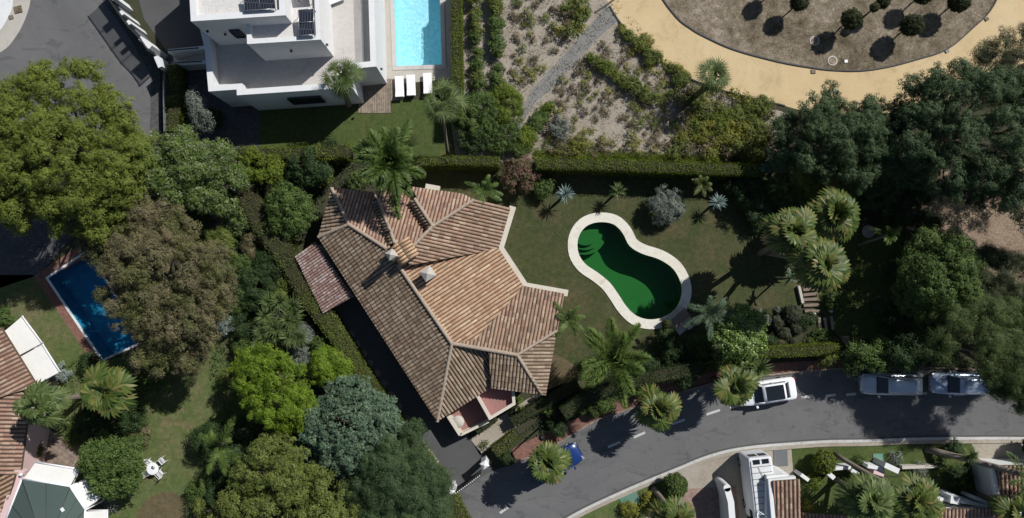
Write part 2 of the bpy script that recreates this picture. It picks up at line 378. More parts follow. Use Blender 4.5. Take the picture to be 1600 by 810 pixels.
M['lf_fan'] = leafmat('leaf_fan_palm', [(.04, .068, .012), (.06, .095, .018), (.1, .125, .028), (.18, .15, .05)], .14, .5, .25)
M['lf_fan2'] = leafmat('leaf_fan_palm_grey', [(.045, .075, .018), (.08, .115, .032), (.15, .18, .07)], .2, .55, .2)
M['lf_topiary'] = leafmat('leaf_topiary', [(.02, .032, .01), (.035, .05, .015), (.055, .07, .02)], .1)
M['lf_santolina'] = leafmat('leaf_santolina', [(.045, .06, .035), (.07, .085, .05), (.1, .115, .075)], .1)
M['lf_pinkish'] = leafmat('leaf_pink_rosette', [(.25, .07, .09), (.35, .1, .13), (.2, .1, .06)], .15)
# ------------------------------------------------------------------ foliage generators
def unit(n, zmin=-1.0):
    z = rng.uniform(zmin, 1, n); a = rng.uniform(0, 2 * math.pi, n); r = np.sqrt(1 - z * z)
    return np.stack([r * np.cos(a), r * np.sin(a), z], 1)
def norm(v): return v / np.maximum(np.linalg.norm(v, axis=1, keepdims=True), 1e-9)
def leaf_arr(pos, nrm, size, asp=.55):
    n = len(pos); rn = unit(n); t = norm(np.cross(nrm, rn)); u = np.cross(nrm, t)
    s = (size * rng.uniform(.65, 1.35, n))[:, None] * .5
    V = np.stack([pos + t * s, pos + u * s * asp, pos - t * s, pos - u * s * asp], 1).reshape(-1, 3)
    Q = np.arange(n * 4).reshape(-1, 4)
    return V, Q
def crown_arr(lobes, leaf=.15, dens=1.0, clump=.42, gap=.15, updir=.45, asp=.55, rough=.28, inner=.12, zmin=-.35, mid=None):
    """lobes: (x, y, z, rx, ry, rz). Boughs sit on each lobe, leaf clumps on each bough; what lies deep inside is dropped."""
    L0 = np.array(lobes, dtype=float)
    if mid is None: mid = clump * 2.1
    subs = []
    for li, (x, y, z, rx, ry, rz) in enumerate(lobes):
        rm = (rx + ry + rz) / 3
        if rm < mid * 1.25: subs.append(np.array([[x, y, z, rx, ry, rz]])); continue
        n = max(6, int(2 * math.pi * rm * rm * (1 - zmin) / (mid * mid * 1.5)))
        d = unit(n, zmin); d = d[rng.uniform(size=n) > gap]; n = len(d)
        r = 1 + rough * (.34 - rng.uniform(0, 1, n) ** 1.1)
        c = np.array([x, y, z]) + d * (np.array([rx, ry, rz]) - mid * .75) * r[:, None]
        m = mid * rng.uniform(.45, 1.15, n)
        ok = np.ones(n, bool)
        for lj in range(len(lobes)):
            if lj == li: continue
            q = (c - L0[lj, :3]) / L0[lj, 3:]; ok &= (np.linalg.norm(q, axis=1) > .62)
        subs.append(np.concatenate([c, m[:, None], m[:, None], m[:, None] * .8], 1)[ok])
    S_ = np.concatenate(subs); P, N = [], []
    for (x, y, z, rx, ry, rz) in S_:
        rm = (rx + ry + rz) / 3
        nl = int(dens * 2 * math.pi * rm * rm * 1.35 / (leaf * leaf * asp * .5) * .8)
        nl = max(nl, 12); nc = max(3, int(5.5 * rm * rm / (clump * clump)))
        d = unit(nc, -.45); cc = d * (.82 + .12 * rng.normal(size=(nc, 1))); cr = clump / rm * rng.uniform(.55, 1.0, nc)
        k = rng.integers(0, nc, nl); dd = unit(nl, -.7)
        loc = cc[k] + dd * cr[k][:, None] * rng.uniform(.5, 1, (nl, 1))
        ins = rng.uniform(size=nl) < inner; loc[ins] *= rng.uniform(.3, .8, (int(ins.sum()), 1))
        P.append(np.array([x, y, z]) + loc * np.array([rx, ry, rz])); N.append(norm(dd * .75 + d[k] * .6 + np.array([0, 0, updir]) + unit(nl) * .5))
    V, Q = leaf_arr(np.concatenate(P), np.concatenate(N), leaf, asp)
    V[:, 2] = np.maximum(V[:, 2], .03)
    return V, Q
def blades(p0, d, up, L, wid, droop=.25, mid=.5):
    """thin tapering blades, three stations each; all arguments arrays"""
    n = len(p0); d = norm(d); side = norm(np.cross(d, up)); L = np.asarray(L).reshape(-1, 1) * np.ones((n, 1)); wd = np.asarray(wid).reshape(-1, 1) * np.ones((n, 1))
    g = np.array([0, 0, -1.0])
    p1 = p0 + d * L * mid + g * droop * L * .5 * mid * mid; p2 = p0 + d * L * .97 + g * droop * L * .6
    V = np.stack([p0 - side * wd * .3, p0 + side * wd * .3, p1 - side * wd * .5, p1 + side * wd * .5, p2 - side * wd * .06, p2 + side * wd * .06], 1).reshape(-1, 3)
    b = (np.arange(n) * 6)[:, None]
    Q = np.concatenate([b + np.array([0, 1, 3, 2]), b + np.array([2, 3, 5, 4])], 0)
    return V, Q
def join(parts):
    Vs, Qs, b = [], [], 0
    for V, Q in parts: Vs.append(V); Qs.append(Q + b); b += len(V)
    return np.concatenate(Vs), np.concatenate(Qs)
def feather_arr(n=16, L=2.6, leaflet=.55, droop=1.0, el0=(15, 75), pairs=34, wl=.045, vee=.5, az0=None, plume=0.0):
    """feather palm head around the origin"""
    P = []
    for i in range(n):
        a = (2 * math.pi * i / n if az0 is None else az0[i]) + rng.normal() * .18
        e = R(rng.uniform(*el0)); Lf = L * rng.uniform(.68, 1.12)
        t = np.linspace(0, 1, pairs + 6)
        h = np.array([math.cos(a), math.sin(a), 0.0])
        x = Lf * (t * math.cos(e) * (1 - .08 * t) + .12 * t * t); zc = Lf * (t * math.sin(e) - droop * .55 * t ** 2.1 * (.5 + .7 * math.sin(e)))
        swing = rng.normal() * .12 * Lf
        sd = np.array([-h[1], h[0], 0.0])
        P3 = h[None] * x[:, None] + np.array([0, 0, 1.0])[None] * zc[:, None] + sd[None] * (swing * t ** 2)[:, None]
        T = norm(np.gradient(P3, axis=0)); S_ = norm(np.cross(T, np.array([0, 0, 1.0])[None] + T * 0)); U = np.cross(S_, T)
        # rachis
        wr = .035 * (1 - .8 * t)[:, None]
        A = P3 - S_ * wr; B = P3 + S_ * wr
        V = np.stack([A, B], 1).reshape(-1, 3); k = np.arange(len(t) - 1) * 2
        Q = np.stack([k, k + 1, k + 3, k + 2], 1); P.append((V, Q))
        sel = slice(4, None); tt = t[sel]; prof = np.sin(np.clip(tt * .93 + .1, 0, 1) * math.pi) ** .6
        reps = 3 if plume > 1 else (2 if plume else 1)
        for rep in range(reps):
            for s in (-1, 1):
                ang = R(58) - tt * R(28) + rng.normal(size=len(tt)) * .12
                v = vee + (rng.normal(size=len(tt)) * (.85 if plume > 1 else .25 + plume) if plume else rng.normal(size=len(tt)) * .12)
                d = T[sel] * np.cos(ang)[:, None] + S_[sel] * (s * np.sin(ang))[:, None] + U[sel] * np.asarray(v)[:, None]
                P.append(blades(P3[sel], d, U[sel] + S_[sel] * s * .3, leaflet * prof * rng.uniform(.85, 1.1, len(tt)), wl, .8))
    return join(P)
def fan_arr(n=26, pet=(.7, 1.1), Rf=.65, seg=15, el=(-35, 75), spread=150, droop=.5, wseg=None, tilt=.3):
    P = []
    for i in range(n):
        a = i * 2.39996 + rng.normal() * .3; f = (i + .5) / n
        e = R(el[1] + (el[0] - el[1]) * f + rng.normal() * 13)
        if rng.uniform() < .08: continue
        h = np.array([math.cos(a), math.sin(a), 0.0]); d = h * math.cos(e) + np.array([0, 0, math.sin(e)])
        Lp = rng.uniform(*pet) * (.3 + .7 * f ** .7)
        c = d * Lp + np.array([0, 0, -.12 * Lp * f])
        up = np.cross(np.cross(d, [0, 0, 1.0]), d); up = up / np.linalg.norm(up)
        sd = np.cross(d, up)
        # petiole
        P.append(blades(np.zeros((1, 3)), (c / np.linalg.norm(c))[None], up[None], [np.linalg.norm(c) * 1.05], [.07], 0.0))
        fd = d * (1 - tilt) + np.array([0, 0, -tilt]); fd = fd / np.linalg.norm(fd)
        fu = np.cross(np.cross(fd, [0, 0, 1.0]), fd); fu = fu / np.linalg.norm(fu); fs = np.cross(fd, fu)
        rr = Rf * rng.uniform(.72, 1.15) * (.75 + .25 * min(1, f * 2 + .2))
        th = np.linspace(-R(spread), R(spread), seg) + rng.normal(size=seg) * .03
        dirs = np.cos(th)[:, None] * fd + np.sin(th)[:, None] * fs + fu * (.18 * np.abs(np.sin(th)))[:, None]
        pr = .72 + .28 * np.cos(th / 2)
        wv = (wseg or 2.2 * R(spread) / seg) * rr * .62
        upv = np.tile(fu, (seg, 1)) + (np.arange(seg) % 2 * 2 - 1)[:, None] * fs * .25
        P.append(blades(np.tile(c, (seg, 1)), dirs, upv, rr * pr, [wv], droop, .5 if wseg else .74))
    return join(P)
def rosette_arr(n=50, L=.7, wd=.05, el=(5, 85), droop=.35):
    a = rng.uniform(0, 2 * math.pi, n); e = np.radians(rng.uniform(el[0], el[1], n))
    d = np.stack([np.cos(a) * np.cos(e), np.sin(a) * np.cos(e), np.sin(e)], 1)
    up = norm(np.cross(np.cross(d, np.array([0, 0, 1.0])), d))
    return blades(d * .04, d, up, L * rng.uniform(.75, 1.1, n), [wd], droop)

def trunk_mb(base, top, r0, r1, bend=.15, n=7):
    base = Vector(base); top = Vector(top); k = 6; pts = []; rad = []
    off = Vector((rnd.uniform(-1, 1), rnd.uniform(-1, 1), 0)) * bend
    for i in range(k + 1):
        t = i / k; pts.append(base.lerp(top, t) + off * math.sin(t * math.pi)); rad.append(r0 + (r1 - r0) * t ** .7 + (.25 * r0 * (1 - t) ** 6))
    mb = MB(); mb.tube(pts, rad, n); return mb
def tree(px, py, zc, lobes, leafm, label, cat='tree', name='leafy_tree', group=None, leaf=.15, dens=1.0, clump=.42, gap=.15, r0=.18, base=None, **k):
    """crown lobes are (px, py, z, radius m[, rz factor]); the trunk stands under the crown"""
    c = W(px, py, zc); bx, by = (base if base else (c.x, c.y))
    t = thing(name, label, cat, (bx, by, 0), 0, group)
    L = []
    for lb in lobes:
        p = W(lb[0], lb[1], lb[2]); f = lb[4] if len(lb) > 4 else .8
        L.append((p.x, p.y, p.z, lb[3], lb[3], min(lb[3] * f, lb[2] * .95)))
    tb = trunk_mb((bx, by, -.05), (c.x, c.y, zc * .8), r0, r0 * .55)
    for (x, y, z, a, b, c_) in L:
        q = Vector((x, y, z)); s = Vector((bx, by, 0)).lerp(Vector((c.x, c.y, zc)), rnd.uniform(.35, .6))
        mid = s.lerp(q, .5) + Vector((rnd.uniform(-.3, .3), rnd.uniform(-.3, .3), .2))
        tb.tube([s, mid, q], [r0 * .5, r0 * .33, r0 * .12], 6)
        for j in range(3):
            e = q + Vector((rnd.uniform(-1, 1) * a, rnd.uniform(-1, 1) * b, rnd.uniform(-.2, .8) * c_)) * .7
            tb.tube([mid, mid.lerp(e, .55) + Vector((0, 0, .15)), e], [r0 * .25, r0 * .15, .02], 5)
    tb.build('trunk', M['bark'], t)
    V, Q = crown_arr(L, leaf, dens, clump, gap, **k)
    put('crown', qmesh('crown', V, Q, leafm), t)
    return t
def bush(px, py, r, h, leafm, label, cat='shrub', name='shrub', group=None, leaf=.1, dens=1.0, clump=.25, gap=.1, ry=None, **k):
    """a low plant leafed down to the ground: one mesh"""
    c = W(px, py, h * .55)
    lobes = [(c.x, c.y, h * .5, r, ry or r, h * .5)]
    if r > .8:
        for j in range(4):
            a = rnd.uniform(0, 6.3); q = r * .45
            lobes.append((c.x + q * math.cos(a), c.y + q * math.sin(a), h * rnd.uniform(.5, .65), r * .55, r * .55, h * .4))
    V, Q = crown_arr(lobes, leaf, dens, clump, gap, zmin=-.2, **k)
    mb = MB(); mb.tube([(c.x, c.y, -.02), (c.x, c.y, h * .55)], [.05, .03], 5)
    for j in range(4):
        a = j * 1.57 + rnd.random(); mb.tube([(c.x, c.y, h * .2), (c.x + r * .6 * math.cos(a), c.y + r * .6 * math.sin(a), h * .7)], [.035, .012], 4)
    V2 = np.array([tuple(p) for p in mb.v]); Q2 = np.array([f for f in mb.f if len(f) == 4]);
    n1 = len(Q); V, Q = join([(V, Q), (V2, Q2)])
    mi = np.zeros(len(Q), dtype=np.int32); mi[n1:] = 1
    o = put(name, qmesh(name, V, Q, [leafm, M['bark']], mi))
    return tag(o, label, cat, group)
def ball(px, py, r, zc, leafm, label, cat='shrub', name='topiary_ball', group=None, trunk=False, leaf=.055, dens=1.2, flat=1.0):
    """clipped ball, with a stem when it is a standard"""
    c = W(px, py, zc)
    V, Q = crown_arr([(c.x, c.y, c.z, r, r, r * flat)], leaf, dens, .09, 0.02, .2, .6, .04, .35, zmin=-.9 if trunk else -.4)
    core = MB(); core.lathe((c.x, c.y, c.z), [(r * .88 * math.sin(a), -r * .88 * flat * math.cos(a)) for a in np.linspace(.15, 3.0, 8)], 12)
    V2 = np.array([tuple(p) for p in core.v]); V2[:, 2] = np.maximum(V2[:, 2], .02); Q2 = np.array([f for f in core.f if len(f) == 4])
    n1 = len(Q); V, Q = join([(V, Q), (V2, Q2)]); mi = np.zeros(len(Q), dtype=np.int32); mi[n1:] = 1
    me = lambda nm: qmesh(nm, V, Q, [leafm, M['twig']], mi)
    if not trunk: return tag(put(name, me(name)), label, cat, group)
    t = thing(name, label, cat, (c.x, c.y, 0), 0, group)
    trunk_mb((c.x, c.y, -.03), (c.x, c.y, zc - r * .5), .06, .045, .03).build('trunk', M['bark'], t)
    put('crown', me('crown'), t); return t
def hedge(pts, wid, h, leafm, label, name='hedge', leaf=.09, dens=1.0, group=None, bumpy=.06, cat='hedge', wob=0.0):
    """clipped hedge along a line given by the pixels of its top"""
    P = [W(p[0], p[1], h) for p in pts]; Vs = []; core = MB()
    pos = []; nrm = []
    wl = wid if isinstance(wid, (list, tuple)) else [wid] * len(P)
    seglen = sum((P[i + 1] - P[i]).length for i in range(len(P) - 1))
    for i in range(len(P) - 1):
        a, b = P[i], P[i + 1]; d = (b - a); L = d.length; d.normalize(); s = Vector((-d.y, d.x, 0))
        n = int(dens * L * (max(wl) + 2 * h) / (leaf * leaf * .5))
        u = rng.uniform(-.02, 1.02, n); ww = wl[i] + (wl[i + 1] - wl[i]) * u
        q = rng.uniform(0, 1, n) * (max(wl) + 2 * h)
        top = q < max(wl); sv = np.where(top, (q / max(wl) - .5) * ww, np.where(q < max(wl) + h, -.5, .5) * ww)
        zv = np.where(top, h, rng.uniform(0, h, n))
        wv = wob * (np.sin(u * L * 1.1 + i) + np.sin(u * L * 2.7 + 2 * i) * .6)
        zj = bumpy * (np.sin(u * L * 2.3 + i) + np.sin(u * L * 5.1) * .7 + rng.normal(size=n) * .7)
        off = rng.normal(size=n) * bumpy * .7
        base = np.array(a)[None] + np.array(d)[None] * (u * L)[:, None]
        edge = np.where(top, 1 - .12 * (np.abs(sv) / (ww / 2)) ** 4, 1)
        p = base + np.array(s)[None] * (sv + np.where(top, 0, np.sign(sv) * off) + wv)[:, None]
        p[:, 2] = np.where(top, zv * edge + zj - abs(bumpy) * .5, zv); pos.append(p)
        nn = np.where(top[:, None], np.array([0, 0, 1.0])[None], np.array(s)[None] * np.sign(sv)[:, None]); nrm.append(norm(nn + unit(n) * .85))
        cw0, cw1 = wl[i] * .84, wl[i + 1] * .84
        core.prism([(a + s * cw0 / 2)[:2], (b + s * cw1 / 2)[:2], (b - s * cw1 / 2)[:2], (a - s * cw0 / 2)[:2]], 0.0, h * .93)
    V, Q = leaf_arr(np.concatenate(pos), np.concatenate(nrm), leaf)
    V[:, 2] = np.maximum(V[:, 2], .02)
    me1 = core.mesh('t', M['twig'])
    # merge the twiggy core and the leaves
    quads = [f for f in core.f if len(f) == 4]; tris = [list(f) + [f[2]] for f in core.f if len(f) == 3]
    V2 = np.array([tuple(p) for p in core.v]); n1 = len(Q)
    bpy.data.meshes.remove(me1)
    me = bpy.data.meshes.new(name)
    nv = len(V); faces = core.f
    me = qmesh(name, np.concatenate([V, V2]), np.concatenate([Q, np.array(quads) + nv]), [leafm, M['twig']], np.concatenate([np.zeros(n1), np.ones(len(quads))]).astype(np.int32))
    bm = bmesh.new(); bm.from_mesh(me); bm.verts.ensure_lookup_table()
    for f in faces:
        if len(f) == 3:
            try: bm.faces.new([bm.verts[nv + i] for i in f]).material_index = 1
            except Exception: pass
    bm.to_mesh(me); bm.free()
    return tag(put(name, me), label, cat, group)

def palm(px, py, zc, arr, leafm, label, base=None, r=.14, name='feather_palm', cat='palm tree', group=None, skirt=None, rz=None, sc=1.0):
    """crown head centred at pixel (px, py) on level zc; base is a ground pixel"""
    c = W(px, py, zc); b = W(base[0], base[1]) if base else Vector((c.x, c.y, 0))
    t = thing(name, label, cat, (b.x, b.y, 0), 0, group)
    tb = trunk_mb((b.x, b.y, -.05), (c.x, c.y, zc), r * 1.15, r, .06, 10)
    tb.build('trunk', M['palm_bark'], t)
    V, Q = arr; a = rnd.uniform(0, 6.28) if rz is None else rz
    Rm = np.array([[math.cos(a), -math.sin(a), 0], [math.sin(a), math.cos(a), 0], [0, 0, 1]])
    V = (V * sc) @ Rm.T + np.array(c)
    V[:, 2] = np.maximum(V[:, 2], .05)
    put('crown', qmesh('crown', V, Q, leafm), t)
    if skirt is not None:
        V, Q = skirt; V = (V * sc) @ Rm.T + np.array(c) + np.array([0, 0, -.35])
        V[:, 2] = np.maximum(V[:, 2], .05)
        put('dead_fronds', qmesh('dead_fronds', V, Q, M['lf_palmold']), t)
    return t
def yucca(px, py, h, n, L, leafm, label, spread=.0, name='yucca', cat='plant', group=None, wd=.05, heads=1, trunk=.05):
    c = W(px, py, h); P = []; mb = MB()
    for i in range(heads):
        q = Vector((c.x, c.y, h)) + (Vector((rnd.uniform(-1, 1), rnd.uniform(-1, 1), rnd.uniform(-.3, .25))) * spread if heads > 1 else Vector())
        q.z = max(q.z, .06)
        V, Q = rosette_arr(n, L, wd); P.append((V + np.array(q), Q))
        mb.tube([(c.x, c.y, -.02), Vector((c.x, c.y, 0)).lerp(q, .5), q], [trunk * 1.2, trunk, trunk * .8], 6)
    V, Q = join(P); V[:, 2] = np.maximum(V[:, 2], .03)
    V2 = np.array([tuple(p) for p in mb.v]); Q2 = np.array([f for f in mb.f if len(f) == 4]); n1 = len(Q)
    V, Q = join([(V, Q), (V2, Q2)]); mi = np.zeros(len(Q), dtype=np.int32); mi[n1:] = 1
    return tag(put(name, qmesh(name, V, Q, [leafm, M['palm_bark']], mi)), label, cat, group)

# ------------------------------------------------------------------ ground sheets
def sheet(name, px, z, m, holes=(), world=False, kind='structure'):
    loops = [[W2(p, z) if not world else Vector((p[0], p[1], z)) for p in px]] + [[W2(p, z) if not world else Vector((p[0], p[1], z)) for p in h] for h in holes]
    tri = tessellate_polygon([[Vector((q.x, q.y, 0)) for q in l] for l in loops])
    vs = [q for l in loops for q in l]; mb = MB(); fs = []
    for t in tri:
        a, b, c = [vs[i] for i in t]
        t = tuple(t) if (b - a).cross(c - a).z > 0 else tuple(reversed(t))
        fs.append(t)
    mb.add(vs, fs); o = mb.build(name, m); o['kind'] = kind; return o
def smooth_loop(pts, n=6):
    """closed Catmull-Rom through pixel points"""
    out = []; k = len(pts)
    for i in range(k):
        p0, p1, p2, p3 = [Vector(pts[(i + j) % k]) for j in (-1, 0, 1, 2)]
        for j in range(n):
            t = j / n
            out.append(tuple(.5 * ((2 * p1) + (p2 - p0) * t + (2 * p0 - 5 * p1 + 4 * p2 - p3) * t * t + (3 * p1 - p0 - 3 * p2 + p3) * t ** 3)))
    return out
def smooth_line(pts, n=6):
    q = [tuple(2 * Vector(pts[0]) - Vector(pts[1]))] + list(pts) + [tuple(2 * Vector(pts[-1]) - Vector(pts[-2]))]; out = []
    for i in range(len(pts) - 1):
        p0, p1, p2, p3 = [Vector(q[i + j]) for j in range(4)]
        for j in range(n):
            t = j / n
            out.append(tuple(.5 * ((2 * p1) + (p2 - p0) * t + (2 * p0 - 5 * p1 + 4 * p2 - p3) * t * t + (3 * p1 - p0 - 3 * p2 + p3) * t ** 3)))
    out.append(tuple(pts[-1])); return out
def offset_loop(P, d, closed=True):
    """offset a world polyline (2-D) to its left by d"""
    n = len(P); out = []
    for i in range(n):
        a = Vector(P[(i - 1) % n][:2]) if closed or i > 0 else None; b = Vector(P[i][:2]); c = Vector(P[(i + 1) % n][:2]) if closed or i < n - 1 else None
        e1 = (b - a).normalized() if a is not None else (c - b).normalized(); e2 = (c - b).normalized() if c is not None else e1
        n1 = Vector((-e1.y, e1.x)); n2 = Vector((-e2.y, e2.x)); m = (n1 + n2); 
        if m.length < 1e-6: m = n1
        m.normalize(); k = max(.35, m.dot(n1)); out.append(b + m * (d / k))
    return out
def strip(mb, P, w0, w1, z0, z1, mi=0, closed=False):
    """solid band between left offsets w0 and w1 of a world polyline"""
    A = offset_loop(P, w0, closed); B = offset_loop(P, w1, closed); n = len(P)
    vs = [(*a, z0) for a in A] + [(*b, z0) for b in B] + [(*a, z1) for a in A] + [(*b, z1) for b in B]; fs = []
    for i in range(n if closed else n - 1):
        j = (i + 1) % n
        fs += [(2 * n + i, 2 * n + j, 3 * n + j, 3 * n + i), (i, j, 2 * n + j, 2 * n + i), (n + j, n + i, 3 * n + i, 3 * n + j), (n + i, n + j, j, i)]
    if not closed: fs += [(0, 2 * n, 3 * n, n), (n - 1, 2 * n - 1, 4 * n - 1, 3 * n - 1)]
    b = len(mb.v); mb.add(vs, fs, mi)
def fixn(o):
    bm = bmesh.new(); bm.from_mesh(o.data); bmesh.ops.recalc_face_normals(bm, faces=bm.faces); bm.to_mesh(o.data); bm.free(); return o

# ------------------------------------------------------------------ tiled roofs
class Plane:
    """roof plane: level z0 at pixel p0, falling along the pixel direction d with slope tan"""
    def __init__(s, p0, z0, d, tan):
        s.P0 = W(p0[0], p0[1], z0); v = Vector((d[0], -d[1])); v.normalize(); s.d = v; s.t = tan; s.u = Vector((-v.y, v.x))
    def z(s, x, y): return s.P0.z - s.t * ((x - s.P0.x) * s.d.x + (y - s.P0.y) * s.d.y)
    def hit(s, p):
        a, b, c = ray(*p)
        k = (s.P0.z + s.t * (s.P0.x * s.d.x + s.P0.y * s.d.y) - H) / (c + s.t * (a * s.d.x + b * s.d.y))
        return Vector((a * k, b * k, H + c * k))
def roof_plane(name, poly_px, pl, m, parent, pitch=.255, tl=.42, r=.106, thick=.14, bed='tile_bed'):
    """barrel tiles laid in columns down one convex roof plane, cut to its outline"""
    P = [pl.hit(p) for p in poly_px]; P2 = [Vector((p.x, p.y)) for p in P]
    a = sum(P2[i].x * P2[(i + 1) % len(P2)].y - P2[(i + 1) % len(P2)].x * P2[i].y for i in range(len(P2)))
    if a < 0: P = P[::-1]; P2 = P2[::-1]
    us = [p.dot(pl.u) for p in P2]; vs = [p.dot(pl.d) for p in P2]
    u0, u1 = math.floor(min(us) / pitch) - 1, math.ceil(max(us) / pitch) + 1
    v0, v1 = math.floor(min(vs) / tl) - 1, math.ceil(max(vs) / tl) + 1
    ang = np.linspace(math.pi, 0, 6)
    V = []; Q = []; k = 0
    for i in range(u0, u1 + 1):
        for j in range(v0, v1 + 1):
            uc = i * pitch + rnd.uniform(-.008, .008); va = j * tl + rnd.uniform(-.015, .015); sh = (i % 3) * .02
            for (vv, rr, lift) in ((va - .04 + sh, r * .84, .0), (va + tl + sh, r, .022 + rnd.uniform(0, .008))):
                for t in ang:
                    uu = uc + rr * math.cos(t); x = pl.u.x * uu + pl.d.x * vv; y = pl.u.y * uu + pl.d.y * vv
                    V.append((x, y, pl.z(x, y) + rr * math.sin(t) * .85 + lift))
            for s in range(5): Q.append((k + s, k + s + 1, k + 7 + s, k + 6 + s))
            k += 12
    me = qmesh(name, V, Q, [m, M[bed]])
    bm = bmesh.new(); bm.from_mesh(me)
    n = len(P2)
    for i in range(n):
        p, q = P2[i], P2[(i + 1) % n]; e = q - p; nn = Vector((e.y, -e.x, 0)).normalized()
        bmesh.ops.bisect_plane(bm, geom=bm.verts[:] + bm.edges[:] + bm.faces[:], plane_co=(p.x, p.y, 0), plane_no=nn, clear_outer=True)
    top = [bm.verts.new(p) for p in P]; bot = [bm.verts.new(p - Vector((0, 0, thick))) for p in P]
    fs = [bm.faces.new(top), bm.faces.new(bot[::-1])] + [bm.faces.new((top[i], bot[i], bot[(i + 1) % n], top[(i + 1) % n])) for i in range(n)]
    for f in fs: f.material_index = 1
    bm.normal_update()
    for f in bm.faces:
        if f.material_index == 0: f.smooth = False
    bm.to_mesh(me); bm.free()
    return put(name, me, parent)
def ridge(mb, a, b, r=.13, tl=.4, lift=.06):
    """half-round ridge tiles from point a to b"""
    a = Vector(a); b = Vector(b); d = b - a; L = d.length; d.normalize(); s = Vector((-d.y, d.x, 0)).normalized(); up = Vector((0, 0, 1))
    n = max(1, round(L / tl)); st = L / n
    for i in range(n):
        vs = []
        for (q, rr) in ((i * st - .03, r * .88), ((i + 1) * st, r)):
            for t in np.linspace(math.pi, 0, 7): vs.append(a + d * q + s * (rr * math.cos(t)) + up * (rr * math.sin(t) + lift))
            vs.append(a + d * q + s * rr + up * (lift - .1)); vs.append(a + d * q - s * rr + up * (lift - .1))
        fs = [(k, k + 9, k + 10, k + 1) for k in range(6)] + [(6, 15, 16, 7), (8, 17, 9, 0), tuple(range(8, -1, -1)), tuple(range(9, 18))]
        mb.add(vs, fs, 0)

